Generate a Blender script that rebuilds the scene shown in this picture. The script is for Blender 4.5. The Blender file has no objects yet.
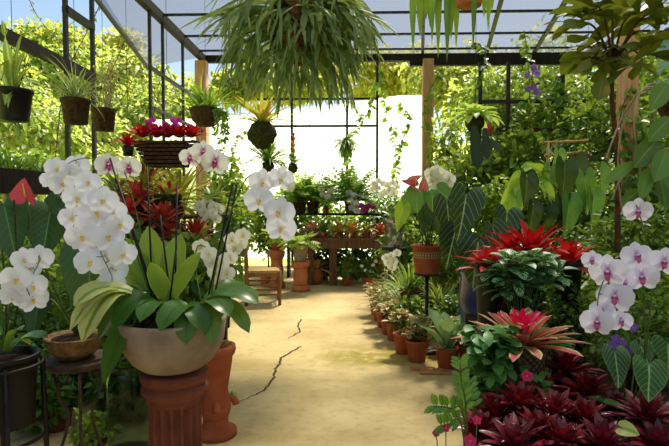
import bpy, math, random
from mathutils import Vector, Matrix
V = Vector
PI = math.pi
rng = random.Random(11)
U = rng.uniform
SC = bpy.context.scene
COL = SC.collection

# ------------------------------------------------------------------ camera
F = 520.0
cam_d = bpy.data.cameras.new('camera')
cam = bpy.data.objects.new('camera', cam_d)
COL.objects.link(cam)
cam.location = (0, 0, 1.35)
cam.rotation_euler = (math.radians(90 - 2.31), 0, math.radians(1.71))
cam_d.sensor_width = 36
cam_d.lens = 36 * F / 669
cam_d.clip_end = 300
cam_d.dof.use_dof = True
cam_d.dof.focus_distance = 2.9
cam_d.dof.aperture_fstop = 6.3
SC.camera = cam
CM = cam.rotation_euler.to_matrix()
CAM = V(cam.location)


def at(px, py, Y):
    """world point seen at a pixel of the photograph, on the plane at depth Y"""
    d = CM @ V(((px - 334.5) / F, -(py - 223) / F, -1))
    return CAM + d * (Y / d.y)


def floor_at(px, py):
    d = CM @ V(((px - 334.5) / F, -(py - 223) / F, -1))
    return CAM + d * (-1.35 / d.z)


def lin(r, g, b):
    f = lambda c: (c / 255 / 12.92) if c <= 10 else ((c / 255 + .055) / 1.055) ** 2.4
    return (f(r), f(g), f(b), 1)


# ------------------------------------------------------------------ materials
class NT:
    def __init__(s, name):
        s.m = bpy.data.materials.new(name)
        s.m.use_nodes = True
        s.t = s.m.node_tree
        s.t.nodes.clear()
        s.o = s.n('OutputMaterial')

    def n(s, typ, **kw):
        x = s.t.nodes.new('ShaderNode' + typ)
        for k, v in kw.items():
            setattr(x, k, v)
        return x

    def put(s, sock, v):
        if isinstance(v, bpy.types.NodeSocket):
            s.t.links.new(v, sock)
        else:
            sock.default_value = v

    def math(s, op, a, b=0.0, clamp=False):
        x = s.n('Math', operation=op)
        x.use_clamp = clamp
        s.put(x.inputs[0], a)
        s.put(x.inputs[1], b)
        return x.outputs[0]

    def mix(s, fac, a, b):
        x = s.n('Mix', data_type='RGBA')
        s.put(x.inputs[0], fac)
        s.put(x.inputs[6], a)
        s.put(x.inputs[7], b)
        return x.outputs[2]

    def step(s, x, lo, hi):
        r = s.n('MapRange')
        s.put(r.inputs[0], x)
        r.inputs[1].default_value = lo
        r.inputs[2].default_value = hi
        return r.outputs[0]

    def noise(s, scale, detail=2.0, vec=None, rough=.5):
        x = s.n('TexNoise')
        x.inputs['Scale'].default_value = scale
        x.inputs['Detail'].default_value = detail
        x.inputs['Roughness'].default_value = rough
        if vec is None:
            vec = s.n('TexCoord').outputs['Object']
        s.t.links.new(vec, x.inputs['Vector'])
        return x.outputs['Fac']

    def bump(s, h, strength=.3, dist=.01):
        b = s.n('Bump')
        b.inputs['Strength'].default_value = strength
        b.inputs['Distance'].default_value = dist
        s.put(b.inputs['Height'], h)
        return b.outputs[0]

    def finish(s, col, rough=.5, spec=.4, normal=None, metal=0.0, trans=0.0, tcol=None):
        p = s.n('BsdfPrincipled')
        s.put(p.inputs['Base Color'], col)
        s.put(p.inputs['Roughness'], rough)
        p.inputs['Specular IOR Level'].default_value = spec
        p.inputs['Metallic'].default_value = metal
        if normal is not None:
            s.put(p.inputs['Normal'], normal)
        sh = p.outputs[0]
        if trans:
            t = s.n('BsdfTranslucent')
            s.put(t.inputs['Color'], tcol if tcol is not None else col)
            mx = s.n('MixShader')
            mx.inputs[0].default_value = trans
            s.t.links.new(sh, mx.inputs[1])
            s.t.links.new(t.outputs[0], mx.inputs[2])
            sh = mx.outputs[0]
        s.t.links.new(sh, s.o.inputs[0])
        return s.m


def leafmat(name, c1, c2, mid=None, vein=None, edge=None, tip=None, base=None, streak=None, spot=None, rough=.42, trans=.3, spec=.35):
    s = NT(name)
    uv = s.n('UVMap', uv_map='UVMap').outputs[0]
    rn = s.n('UVMap', uv_map='Rnd').outputs[0]
    a = s.n('SeparateXYZ'); s.t.links.new(uv, a.inputs[0])
    b = s.n('SeparateXYZ'); s.t.links.new(rn, b.inputs[0])
    u, v, r, e = a.outputs[0], a.outputs[1], b.outputs[0], b.outputs[1]
    au = s.math('MULTIPLY', s.math('ABSOLUTE', s.math('SUBTRACT', u, .5)), 2.0)
    c = s.mix(r, lin(*c1), lin(*c2))
    if base:
        c = s.mix(s.step(v, base[1], base[1] * .2), c, lin(*base[0]))
    if tip:
        c = s.mix(s.step(v, tip[1], 1.0), c, lin(*tip[0]))
    if streak:
        cm = s.n('CombineXYZ')
        s.put(cm.inputs[0], s.math('MULTIPLY', u, streak[1]))
        s.put(cm.inputs[1], s.math('MULTIPLY', v, 2.5))
        s.put(cm.inputs[2], s.math('MULTIPLY', r, 37.0))
        c = s.mix(s.step(s.noise(1.0, 2, cm.outputs[0]), streak[2], streak[2] + .12), c, lin(*streak[0]))
    if spot:
        c = s.mix(s.step(s.noise(spot[1], 2), spot[2], spot[2] + .08), c, lin(*spot[0]))
    if vein:
        col, n, w, slope = vein
        t = s.math('SUBTRACT', v, s.math('MULTIPLY', s.math('POWER', au, 1.3), slope))
        fr = s.math('FRACT', s.math('ADD', s.math('MULTIPLY', t, n), 20.0))
        d = s.math('ABSOLUTE', s.math('SUBTRACT', fr, .5))
        c = s.mix(s.step(d, w, w * .35), c, lin(*col))
    if mid:
        c = s.mix(s.step(au, mid[1], mid[1] * .4), c, lin(*mid[0]))
    if edge:
        c = s.mix(s.step(e, edge[1], min(1.0, edge[1] + .08)), c, lin(*edge[0]))
    tc = (c if any(k in name for k in ('petal', 'spathe', 'bract', 'rosette', 'striped', 'center')) else s.mix(.25, c, lin(225, 235, 60))) if trans else None
    return s.finish(c, rough, spec, None, 0, trans, tc)


def plainmat(name, c1, c2=None, scale=8, rough=.6, spec=.3, metal=0, bump=0, bscale=60, trans=0):
    s = NT(name)
    c = lin(*c1)
    if c2:
        c = s.mix(s.step(s.noise(scale, 4), .35, .68), lin(*c1), lin(*c2))
    nm = s.bump(s.noise(bscale, 3), bump) if bump else None
    return s.finish(c, rough, spec, nm, metal, trans)


M = {}
# leaves
M['strap'] = leafmat('orchid_leaf', (44, 92, 34), (78, 124, 50), mid=((34, 76, 28), .06), rough=.28)
M['strap_pale'] = leafmat('variegated_leaf', (168, 184, 96), (208, 214, 136), mid=((120, 150, 70), .25), rough=.35)
M['upright'] = leafmat('yellow_green_leaf', (112, 150, 52), (146, 174, 70), mid=((108, 150, 60), .12), edge=((160, 176, 84), .88), vein=((92, 132, 46), 9, .08, .5), rough=.4)
M['dark_heart'] = leafmat('dark_heart_leaf', (22, 66, 38), (34, 84, 44), mid=((92, 136, 70), .035), vein=((66, 112, 60), 7, .05, .55), rough=.38, trans=.15)
M['mid_heart'] = leafmat('mid_heart_leaf', (70, 128, 50), (110, 164, 66), mid=((150, 190, 96), .05), vein=((120, 170, 84), 6, .05, .5), rough=.4)
M['lime_heart'] = leafmat('lime_heart_leaf', (150, 190, 50), (176, 206, 70), mid=((190, 216, 110), .06), trans=.4)
M['veined'] = leafmat('white_veined_leaf', (14, 48, 30), (24, 62, 38), mid=((150, 182, 130), .055), vein=((140, 174, 122), 4.2, .05, .75), edge=((40, 90, 52), .95), rough=.4, trans=.12)
M['clari'] = leafmat('pale_veined_leaf', (34, 74, 38), (46, 90, 44), mid=((150, 184, 110), .06), vein=((122, 164, 90), 5.5, .075, .6), edge=((120, 160, 90), .95), rough=.4, trans=.15)
M['long_heart'] = leafmat('long_dark_leaf', (16, 52, 30), (30, 74, 36), mid=((86, 130, 70), .05), vein=((40, 84, 42), 6, .05, .6), rough=.3, trans=.2)
M['brom_red'] = leafmat('red_bract_leaf', (176, 22, 24), (216, 40, 34), tip=((140, 24, 20), .7), base=((200, 70, 40), .25), rough=.35)
M['brom_rust'] = leafmat('rust_red_bract_leaf', (190, 62, 44), (136, 46, 40), tip=((120, 60, 40), .7), base=((206, 130, 60), .35), rough=.4)
M['tongue'] = leafmat('black_green_tongue_leaf', (16, 40, 22), (24, 54, 28), mid=((40, 76, 40), .04), rough=.4, trans=.08)
M['brom_orange'] = leafmat('orange_bract_leaf', (196, 96, 50), (150, 56, 40), tip=((120, 60, 36), .6), base=((214, 150, 60), .3), rough=.4)
M['brom_maroon'] = leafmat('maroon_rosette_leaf', (100, 18, 30), (150, 32, 44), base=((180, 44, 54), .4), tip=((96, 40, 36), .8), streak=((206, 120, 110), 5, .64), rough=.28, trans=.12, spec=.5)
M['brom_dark'] = leafmat('dark_purple_rosette_leaf', (96, 24, 44), (136, 36, 58), base=((150, 40, 64), .4), tip=((56, 52, 34), .75), rough=.3, trans=.12, spec=.5)
M['brom_pink'] = leafmat('pink_striped_leaf', (214, 56, 104), (204, 140, 110), base=((220, 30, 84), .42), edge=((214, 200, 128), .66), streak=((140, 150, 74), 5, .58), tip=((200, 96, 120), .8), rough=.35, trans=.25)
M['brom_core'] = leafmat('magenta_center_leaf', (216, 24, 84), (196, 20, 62), rough=.35)
M['brom_yellow'] = leafmat('yellow_olive_leaf', (150, 160, 50), (196, 186, 76), mid=((210, 200, 100), .2), tip=((170, 110, 50), .8), base=((120, 140, 50), .3), trans=.35)
M['brom_green'] = leafmat('green_rosette_leaf', (86, 122, 50), (130, 150, 66), tip=((160, 110, 60), .8), trans=.3)
M['brom_silver'] = leafmat('silver_green_leaf', (140, 180, 124), (166, 200, 140), base=((96, 140, 80), .4), trans=.25)
M['brom_mix'] = leafmat('coral_yellow_leaf', (216, 120, 70), (206, 180, 80), tip=((196, 70, 70), .7), base=((220, 200, 120), .4), trans=.3)
M['varieg'] = leafmat('pink_green_leaf', (134, 140, 72), (172, 150, 104), edge=((206, 196, 140), .6), mid=((170, 90, 80), .2), streak=((206, 150, 130), 4, .6), trans=.25)
M['pilea'] = leafmat('silver_green_veined_leaf', (56, 122, 58), (84, 150, 78), vein=((186, 212, 176), 3.5, .2, .5), mid=((36, 84, 44), .14), rough=.4, trans=.12)
M['begonia'] = leafmat('glossy_dark_leaf', (54, 112, 46), (86, 146, 66), vein=((90, 140, 76), 6, .06, .5), trans=.15)
M['spider'] = leafmat('grassy_leaf', (150, 172, 74), (112, 150, 60), mid=((206, 210, 140), .35), trans=.3)
M['spider_pale'] = leafmat('pale_grassy_leaf', (120, 140, 84), (150, 160, 110), mid=((190, 196, 150), .35), trans=.25)
M['fern'] = leafmat('fern_leaf', (110, 156, 48), (160, 196, 70), trans=.42)
M['fern_deep'] = leafmat('deep_fern_leaf', (66, 116, 42), (108, 156, 54), trans=.36)
M['fern_lime'] = leafmat('lime_fern_leaf', (170, 200, 84), (196, 216, 110), trans=.4)
M['stag'] = leafmat('staghorn_leaf', (66, 98, 60), (140, 162, 112), tip=((160, 160, 90), .85), rough=.5, trans=.38)
M['stag_brown'] = leafmat('dry_shield_leaf', (124, 74, 44), (96, 60, 38), rough=.8, trans=.1)
M['hang_strap'] = leafmat('drooping_strap_leaf', (72, 118, 36), (120, 160, 52), mid=((96, 140, 50), .15), trans=.35)
M['big_oval'] = leafmat('olive_oval_leaf', (62, 82, 26), (110, 116, 36), spot=((160, 130, 40), 5, .64), mid=((120, 140, 60), .06), vein=((92, 112, 48), 8, .05, .4), trans=.3)
M['hoya'] = leafmat('smooth_green_leaf', (56, 98, 40), (90, 132, 60), mid=((110, 150, 80), .06), trans=.2)
M['zz'] = leafmat('glossy_leaflet', (70, 124, 40), (104, 156, 54), mid=((130, 176, 80), .08), rough=.25, trans=.2)
M['out_a'] = leafmat('sunny_leaf', (136, 150, 78), (178, 186, 108), trans=.42, rough=.5)
M['out_b'] = leafmat('bright_leaf', (100, 130, 60), (142, 162, 82), trans=.4, rough=.5)
M['out_c'] = leafmat('soft_olive_leaf', (150, 150, 70), (186, 180, 96), trans=.4, rough=.6)
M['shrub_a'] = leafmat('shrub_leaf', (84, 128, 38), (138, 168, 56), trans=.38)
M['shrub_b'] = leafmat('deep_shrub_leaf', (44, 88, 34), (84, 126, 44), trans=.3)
M['shrub_c'] = leafmat('mottled_shrub_leaf', (120, 156, 52), (76, 120, 40), spot=((206, 206, 110), 40, .58), trans=.35)
M['spathe'] = leafmat('red_spathe', (206, 76, 96), (210, 90, 110), rough=.25, trans=.2)
M['spathe_pink'] = leafmat('pink_spathe', (206, 84, 100), (216, 120, 120), edge=((150, 170, 90), .85), rough=.3, trans=.25)
M['pink_petal'] = leafmat('pink_petal', (224, 44, 110), (206, 36, 96), trans=.25)
M['purple_petal'] = leafmat('purple_petal', (120, 90, 190), (150, 110, 206), trans=.25)
M['magenta_petal'] = leafmat('magenta_petal', (216, 70, 190), (196, 50, 170), trans=.3)
M['white_petal'] = leafmat('white_petal', (246, 247, 255), (240, 243, 255), base=((244, 242, 220), .2), rough=.5, trans=.35)
M['lilac_petal'] = leafmat('lilac_white_petal', (240, 238, 252), (230, 228, 248), base=((206, 120, 196), .22), rough=.5, trans=.35)
M['blush_petal'] = leafmat('blush_centered_petal', (246, 244, 238), (242, 240, 230), base=((196, 60, 150), .3), rough=.5, trans=.35)
M['cream_petal'] = leafmat('cream_petal', (244, 242, 226), (238, 236, 216), base=((226, 226, 160), .25), rough=.5, trans=.3)
for k in ('white_petal', 'lilac_petal', 'cream_petal'):
    pass
M['yellow_lip'] = plainmat('yellow_lip', (232, 178, 44), (244, 214, 110), 60, .4)
M['magenta_lip'] = plainmat('magenta_lip', (168, 24, 110), (206, 70, 140), 60, .4)
M['purple_lip'] = plainmat('purple_lip', (150, 40, 140), (206, 110, 120), 60, .4)
M['stem'] = plainmat('green_stem', (84, 110, 44), (60, 84, 36), 20)
M['stem_dark'] = plainmat('dark_stem', (46, 44, 26), (66, 64, 34), 20)
M['bark'] = plainmat('brown_bark', (96, 72, 48), (64, 46, 30), 14, .9, .1, 0, .6, 40)
M['pale_bark'] = plainmat('pale_bark', (176, 162, 130), (128, 110, 84), 14, .9, .1, 0, .4, 40)
M['stake'] = plainmat('black_stake', (20, 22, 20), None, rough=.45)
# pots, metal, stone
M['terra'] = plainmat('terracotta', (172, 96, 64), (146, 74, 48), 9, .85, .15, 0, .25, 90)
M['terra_old'] = plainmat('weathered_terracotta', (130, 74, 56), (98, 54, 42), 7, .85, .15, 0, .5, 70)
M['terra_pale'] = plainmat('pale_terracotta', (196, 128, 88), (170, 98, 64), 7, .85, .15, 0, .3, 70)
M['stone'] = plainmat('pale_stone', (164, 146, 126), (128, 110, 94), 9, .8, .2, 0, .25, 80)
M['soil'] = plainmat('soil', (44, 34, 26), (70, 56, 42), 40, .95, .05, 0, 1.0, 90)
M['black'] = plainmat('black_plastic', (22, 22, 24), None, rough=.5)
M['iron'] = plainmat('dark_iron', (26, 25, 24), (48, 40, 34), 20, .55, .4, .3)
M['rust'] = plainmat('rusty_iron', (92, 74, 58), (60, 46, 36), 20, .7, .3, .3)
M['blue'] = plainmat('blue_glaze', (34, 60, 108), (24, 44, 84), 6, .2, .6)
M['pinkpot'] = plainmat('pink_glaze', (214, 60, 92), (196, 44, 76), 6, .35, .5)
M['moss'] = plainmat('moss', (70, 72, 44), (40, 44, 30), 30, .95, .05, 0, 1.0, 60)
M['basket'] = plainmat('dark_wicker', (84, 60, 42), (48, 34, 24), 30, .85, .15, 0, .8, 80)
M['wicker'] = plainmat('pale_wicker', (150, 118, 84), (104, 78, 54), 30, .85, .15, 0, .8, 80)
M['rush'] = plainmat('rush_seat', (196, 170, 110), (160, 130, 76), 40, .9, .1, 0, .8, 60)


def woodmat(name, c1, c2):
    s = NT(name)
    mp = s.n('Mapping'); mp.inputs['Scale'].default_value = (18, 18, 1.6)
    s.t.links.new(s.n('TexCoord').outputs['Object'], mp.inputs[0])
    f = s.noise(2.0, 4, mp.outputs[0])
    return s.finish(s.mix(s.step(f, .35, .65), lin(*c1), lin(*c2)), .75, .2, s.bump(f, .2))


M['post_wood'] = woodmat('post_wood', (206, 160, 122), (180, 130, 94))
M['bench_wood'] = woodmat('bench_wood', (124, 90, 62), (92, 64, 44))
M['chair_wood'] = woodmat('chair_wood', (150, 104, 62), (116, 76, 44))
M['bamboo'] = woodmat('bamboo', (176, 146, 90), (140, 112, 66))
M['dark_wood'] = woodmat('dark_wood', (44, 38, 32), (28, 25, 22))


def patterned_pot(name, base, c2, band_lo, band_hi, bcol):
    """terracotta with a painted geometric band between two heights (object space)"""
    s = NT(name)
    tc = s.n('TexCoord').outputs['Object']
    sp = s.n('SeparateXYZ'); s.t.links.new(tc, sp.inputs[0])
    c = s.mix(s.step(s.noise(9, 4), .35, .65), lin(*base), lin(*c2))
    z = sp.outputs[2]
    inb = s.math('MULTIPLY', s.math('GREATER_THAN', z, band_lo), s.math('LESS_THAN', z, band_hi))
    ang = s.math('ARCTAN2', sp.outputs[1], sp.outputs[0])
    tri = s.math('PINGPONG', s.math('MULTIPLY', ang, 5.0), .5)
    zz = s.math('MULTIPLY', s.math('SUBTRACT', z, (band_lo + band_hi) / 2), 1.0 / (band_hi - band_lo))
    dia = s.math('LESS_THAN', s.math('ADD', s.math('ABSOLUTE', zz), tri), .36)
    lines = s.math('GREATER_THAN', s.math('ABSOLUTE', zz), .38)
    pat = s.math('MAXIMUM', dia, lines)
    c = s.mix(inb, c, s.mix(pat, lin(104, 96, 74), lin(*bcol)))
    return s.finish(c, .8, .2, s.bump(s.noise(90, 3), .2))


M['band_pot'] = patterned_pot('banded_terracotta', (168, 92, 62), (142, 70, 46), .145, .195, (176, 160, 116))


def weave_pot(name, c1, c2):
    s = NT(name)
    tc = s.n('TexCoord').outputs['Object']
    sp = s.n('SeparateXYZ'); s.t.links.new(tc, sp.inputs[0])
    ang = s.math('ARCTAN2', sp.outputs[1], sp.outputs[0])
    a = s.math('SINE', s.math('MULTIPLY', ang, 22.0))
    b = s.math('SINE', s.math('MULTIPLY', sp.outputs[2], 190.0))
    h = s.math('MULTIPLY', a, b)
    c = s.mix(s.step(h, -.5, .5), lin(*c1), lin(*c2))
    return s.finish(c, .85, .15, s.bump(h, .8, .01))


M['weave'] = weave_pot('woven_stone', (120, 104, 80), (84, 70, 54))


def mosaic_pot(name):
    s = NT(name)
    x = s.n('TexVoronoi'); x.inputs['Scale'].default_value = 26
    s.t.links.new(s.n('TexCoord').outputs['Object'], x.inputs['Vector'])
    r = s.n('ValToRGB')
    el = r.color_ramp.elements
    el[0].color = lin(52, 92, 96); el[1].color = lin(206, 206, 190)
    e = el.new(.4); e.color = lin(60, 110, 70)
    e = el.new(.65); e.color = lin(120, 70, 60)
    sp = s.n('SeparateColor'); s.t.links.new(x.outputs['Color'], sp.inputs[0])
    s.t.links.new(sp.outputs[0], r.inputs[0])
    return s.finish(r.outputs[0], .3, .5)


M['mosaic'] = mosaic_pot('painted_ceramic')


def glassmat():
    s = NT('clear_glass')
    p = s.n('BsdfPrincipled')
    p.inputs['Base Color'].default_value = lin(196, 216, 196)
    p.inputs['Roughness'].default_value = .05
    p.inputs['Transmission Weight'].default_value = 1
    p.inputs['IOR'].default_value = 1.25
    s.t.links.new(p.outputs[0], s.o.inputs[0])
    return s.m


M['glass'] = glassmat()


def floormat():
    s = NT('concrete')
    tc = s.n('TexCoord').outputs['Object']
    c = s.mix(s.step(s.noise(1.3, 6, tc, .6), .38, .64), lin(208, 188, 136), lin(182, 160, 108))
    c = s.mix(s.math('MULTIPLY', s.step(s.noise(14, 5, tc, .7), .5, .72), .4), c, lin(128, 110, 74))
    # moss where the slab stays wet, beside the pots
    mp = s.n('Mapping'); mp.inputs['Location'].default_value = (-.36 * 1.0, -4.5 * 2.2, 0); mp.inputs['Scale'].default_value = (1.0, 2.2, 1)
    s.t.links.new(tc, mp.inputs[0])
    g = s.n('TexGradient', gradient_type='SPHERICAL'); s.t.links.new(mp.outputs[0], g.inputs[0])
    mo = s.math('MULTIPLY', s.step(g.outputs[1], .05, .6), s.step(s.noise(5, 5, tc, .65), .34, .54))
    c = s.mix(s.math('MULTIPLY', mo, .85), c, lin(136, 124, 22))
    # broad greenish stains across the path
    st = s.n('Mapping'); st.inputs['Scale'].default_value = (.5, 1.6, 1)
    s.t.links.new(tc, st.inputs[0])
    c = s.mix(s.math('MULTIPLY', s.step(s.noise(1.0, 4, st.outputs[0], .6), .52, .7), .5), c, lin(150, 134, 70))
    br = s.math('MULTIPLY', s.noise(60, 4, tc, .7), 1.0)
    return s.finish(c, .85, .2, s.bump(br, .25))


M['floor'] = floormat()
M['crack'] = plainmat('crack', (70, 54, 36), None, rough=.95)
M['brick'] = plainmat('worn_brick', (190, 138, 92), (160, 112, 72), 10, .9, .1, 0, .4, 50)
M['lawn'] = plainmat('lawn', (140, 160, 60), (190, 196, 96), 1.2, .9, .1, 0, .5, 30)


def roofmat(name, col, tr):
    s = NT(name)
    t = s.n('BsdfTranslucent'); t.inputs[0].default_value = lin(*col)
    d = s.n('BsdfDiffuse'); d.inputs[0].default_value = lin(*[c * .8 for c in col])
    x = s.n('BsdfTransparent'); x.inputs[0].default_value = (.92, .88, .82, 1)
    m1 = s.n('MixShader'); m1.inputs[0].default_value = .3
    s.t.links.new(t.outputs[0], m1.inputs[1]); s.t.links.new(d.outputs[0], m1.inputs[2])
    m2 = s.n('MixShader'); m2.inputs[0].default_value = tr
    s.t.links.new(m1.outputs[0], m2.inputs[1]); s.t.links.new(x.outputs[0], m2.inputs[2])
    s.t.links.new(m2.outputs[0], s.o.inputs[0])
    return s.m


M['roof'] = roofmat('translucent_roof_sheet', (84, 86, 94), .4)
M['roof_dimmer'] = roofmat('added_dimming_roof_sheet', (130, 132, 130), .17)  # passes less light, so the foreground turns darker
M['sheet'] = roofmat('white_plastic_sheet', (246, 246, 240), .04)
M['net'] = roofmat('added_green_shade_net', (60, 84, 60), .1)


# ------------------------------------------------------------------ mesh builder
def interp(tab, t):
    for i in range(len(tab) - 1):
        if t <= tab[i + 1][0]:
            a, b = tab[i], tab[i + 1]
            k = (t - a[0]) / (b[0] - a[0])
            return a[1] + (b[1] - a[1]) * k
    return tab[-1][1]


PROF = {
    'lance': [(0, .12), (.15, .6), (.35, 1), (.6, .85), (.85, .4), (1, 0)],
    'strap': [(0, .45), (.2, .75), (.55, 1), (.8, .92), (.93, .6), (1, .05)],
    'brom': [(0, .9), (.3, 1), (.65, .92), (.85, .65), (1, 0)],
    'blunt': [(0, .8), (.4, 1), (.8, .95), (.93, .7), (1, 0)],
    'grass': [(0, .7), (.3, 1), (.7, .7), (1, 0)],
    'oval': [(0, .08), (.12, .55), (.35, .95), (.55, 1), (.8, .75), (.94, .35), (1, 0)],
    'obov': [(0, .08), (.3, .5), (.6, .95), (.78, 1), (.92, .65), (1, .1)],
    'petal': [(0, .32), (.2, .82), (.45, 1), (.75, .9), (.92, .58), (1, .12)],
}
HEART = [(0, 0), (.06, -.12), (.18, -.25), (.34, -.24), (.46, -.1), (.5, .08), (.46, .28), (.36, .5), (.22, .73), (.09, .91), (0, 1)]
ARROW = [(0, 0), (.05, -.14), (.16, -.28), (.3, -.3), (.42, -.16), (.48, .05), (.46, .25), (.38, .48), (.24, .72), (.1, .9), (0, 1)]


class MB:
    def __init__(s):
        s.v = []; s.f = []; s.uv = []; s.rn = []; s.mi = []

    def quad(s, idx, uvs, r, es, mi):
        s.f.append(idx); s.uv.extend(uvs); s.rn.extend([(r, e) for e in es]); s.mi.append(mi)

    def strip(s, pts, sides, norms, W, prof, fold=.15, mi=0, r=None, wave=0.0, cols=3):
        """a leaf blade along pts"""
        r = rng.random() if r is None else r
        tab = PROF[prof]
        n = len(pts) - 1
        b = len(s.v)
        ph = rng.random() * 6
        for i, p in enumerate(pts):
            t = i / n
            w = W * .5 * max(interp(tab, t), .02)
            for k in range(cols):
                x = -1 + 2 * k / (cols - 1)
                z = abs(x) * fold * w + wave * w * math.sin(t * 11 + ph + x * 1.5) * abs(x)
                q = p + sides[i] * (x * w) + norms[i] * z
                s.v.append(q[:])
        for i in range(n):
            for k in range(cols - 1):
                a = b + i * cols + k
                u0, u1 = k / (cols - 1), (k + 1) / (cols - 1)
                e0, e1 = abs(2 * u0 - 1), abs(2 * u1 - 1)
                s.quad((a, a + 1, a + cols + 1, a + cols), [(u0, i / n), (u1, i / n), (u1, (i + 1) / n), (u0, (i + 1) / n)], r, (e0, e1, e1, e0), mi)

    def leaf(s, base, az, pitch, L, W, bend=.5, prof='lance', fold=.15, n=6, roll=0.0, mi=0, r=None, k=1.2, wave=0.0, cols=3):
        ca, sa = math.cos(az), math.sin(az)
        p = V(base)
        pts, sd, nm = [], [], []
        side0 = V((-sa, ca, 0))
        for i in range(n + 1):
            t = i / n
            th = pitch - bend * t ** k
            d = V((ca * math.cos(th), sa * math.cos(th), math.sin(th)))
            no = V((-ca * math.sin(th), -sa * math.sin(th), math.cos(th)))
            if roll:
                c, q = math.cos(roll), math.sin(roll)
                sd.append(side0 * c + no * q); nm.append(no * c - side0 * q)
            else:
                sd.append(side0); nm.append(no)
            pts.append(p.copy())
            p = p + d * (L / n)
        s.strip(pts, sd, nm, W, prof, fold, mi, r, wave, cols)
        return p

    def leaf_to(s, p0, p1, W, arch=.1, prof='strap', fold=.15, n=8, mi=0, hint=None, r=None, wave=0.0, cols=3):
        """blade from p0 to p1 that arches upwards by arch"""
        p0, p1 = V(p0), V(p1)
        c = (p0 + p1) / 2 + V((0, 0, arch * 2))
        pts = [(p0 * (1 - t) ** 2 + c * (2 * t * (1 - t)) + p1 * t * t) for t in [i / n for i in range(n + 1)]]
        sd, nm = [], []
        h = V(hint) if hint is not None else V((0, -.35, 1))
        for i in range(n + 1):
            d = (pts[min(i + 1, n)] - pts[max(i - 1, 0)]).normalized()
            q = h.cross(d)
            if q.length < .05:
                q = V((1, 0, 0))
            q.normalize()
            sd.append(-q); nm.append((d.cross(-q)) * -1)
        s.strip(pts, sd, nm, W, prof, fold, mi, r, wave, cols)

    def heart(s, base, d, normal, L, W, droop=.25, fold=.12, mi=0, shape=HEART, r=None, wave=.03):
        """heart leaf: base = where the stalk joins, d = towards the tip, normal = upper face"""
        r = rng.random() if r is None else r
        d = V(d).normalized(); no = V(normal); side = d.cross(no).normalized(); no = side.cross(d).normalized()
        out = [(x, y) for x, y in shape] + [(-x, y) for x, y in reversed(shape[1:-1])]
        b = len(s.v)
        ph = rng.random() * 6

        def P(x, y, e):
            yy = max(y, 0)
            z = -droop * yy * yy + fold * (abs(x) * 1.4) + wave * math.sin(ph + 9 * y + 4 * x) * e - .12 * abs(min(y, 0)) * 2
            return (V(base) + side * (x * W) + d * ((y - droop * droop * .35 * yy * yy) * L) + no * (z * L))[:]
        rings = [.35, .7, 1.0]
        n = len(out)
        s.v.append(P(0, 0, 0))
        for q in rings:
            for (x, y) in out:
                # inner rings are pulled towards the midrib
                s.v.append(P(x * q, y * (q if y > 0 else q), q))
        uvf = lambda x, y: (.5 + x, y)
        for i in range(n):
            j = (i + 1) % n
            (x0, y0), (x1, y1) = out[i], out[j]
            q = rings[0]
            s.f.append((b, b + 1 + i, b + 1 + j)); s.mi.append(mi)
            s.uv.extend([(.5, 0), uvf(x0 * q, y0 * q), uvf(x1 * q, y1 * q)]); s.rn.extend([(r, 0), (r, q), (r, q)])
            for k in range(len(rings) - 1):
                qa, qb = rings[k], rings[k + 1]
                a = b + 1 + k * n
                s.quad((a + i, a + n + i, a + n + j, a + j), [uvf(x0 * qa, y0 * qa), uvf(x0 * qb, y0 * qb), uvf(x1 * qb, y1 * qb), uvf(x1 * qa, y1 * qa)], r, (qa, qb, qb, qa), mi)

    def diamond(s, p, d, no, L, W, mi=0):
        """a small folded leaf of two faces"""
        r = rng.random()
        side = d.cross(no)
        if side.length < 1e-4:
            side = d.orthogonal()
        side.normalize()
        no = side.cross(d).normalized()
        b = len(s.v)
        m1 = p + d * (L * .28); m2 = p + d * (L * .66) - no * (L * .05)
        up = no * (W * .14)
        s.v += [p[:], (m1 + side * (W * .45) + up)[:], (m2 + side * (W * .42) + up)[:], (p + d * L - no * (L * .16))[:], (m2 - side * (W * .42) + up)[:], (m1 - side * (W * .45) + up)[:]]
        s.f += [(b, b + 1, b + 2, b + 3), (b, b + 3, b + 4, b + 5)]
        s.mi += [mi, mi]
        s.uv += [(.5, 0), (1, .28), (1, .66), (.5, 1), (.5, 0), (.5, 1), (0, .66), (0, .28)]
        s.rn += [(r, 0), (r, 1), (r, 1), (r, 0), (r, 0), (r, 0), (r, 1), (r, 1)]

    def tube(s, pts, rad, seg=6, mi=0, closed=False):
        pts = [V(p) for p in pts]
        n = len(pts)
        rr = [rad] * n if not isinstance(rad, (list, tuple)) else ([rad[0] + (rad[1] - rad[0]) * i / (n - 1) for i in range(n)] if len(rad) == 2 and n != 2 else rad)
        b = len(s.v)
        prev = None
        for i in range(n):
            if closed:
                d = pts[(i + 1) % n] - pts[i - 1]
            else:
                d = pts[min(i + 1, n - 1)] - pts[max(i - 1, 0)]
            d = d.normalized() if d.length > 1e-9 else V((0, 0, 1))
            if prev is None:
                a = d.cross(V((0, 0, 1)) if abs(d.z) < .9 else V((1, 0, 0))).normalized()
            else:
                a = (prev - d * prev.dot(d)).normalized()
            prev = a
            c = d.cross(a)
            for k in range(seg):
                q = 2 * PI * k / seg
                s.v.append((pts[i] + (a * math.cos(q) + c * math.sin(q)) * rr[i])[:])
        m = n if closed else n - 1
        for i in range(m):
            i2 = (i + 1) % n
            for k in range(seg):
                k2 = (k + 1) % seg
                s.quad((b + i * seg + k, b + i * seg + k2, b + i2 * seg + k2, b + i2 * seg + k), [(.5, .5)] * 4, .5, (0,) * 4, mi)
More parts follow.
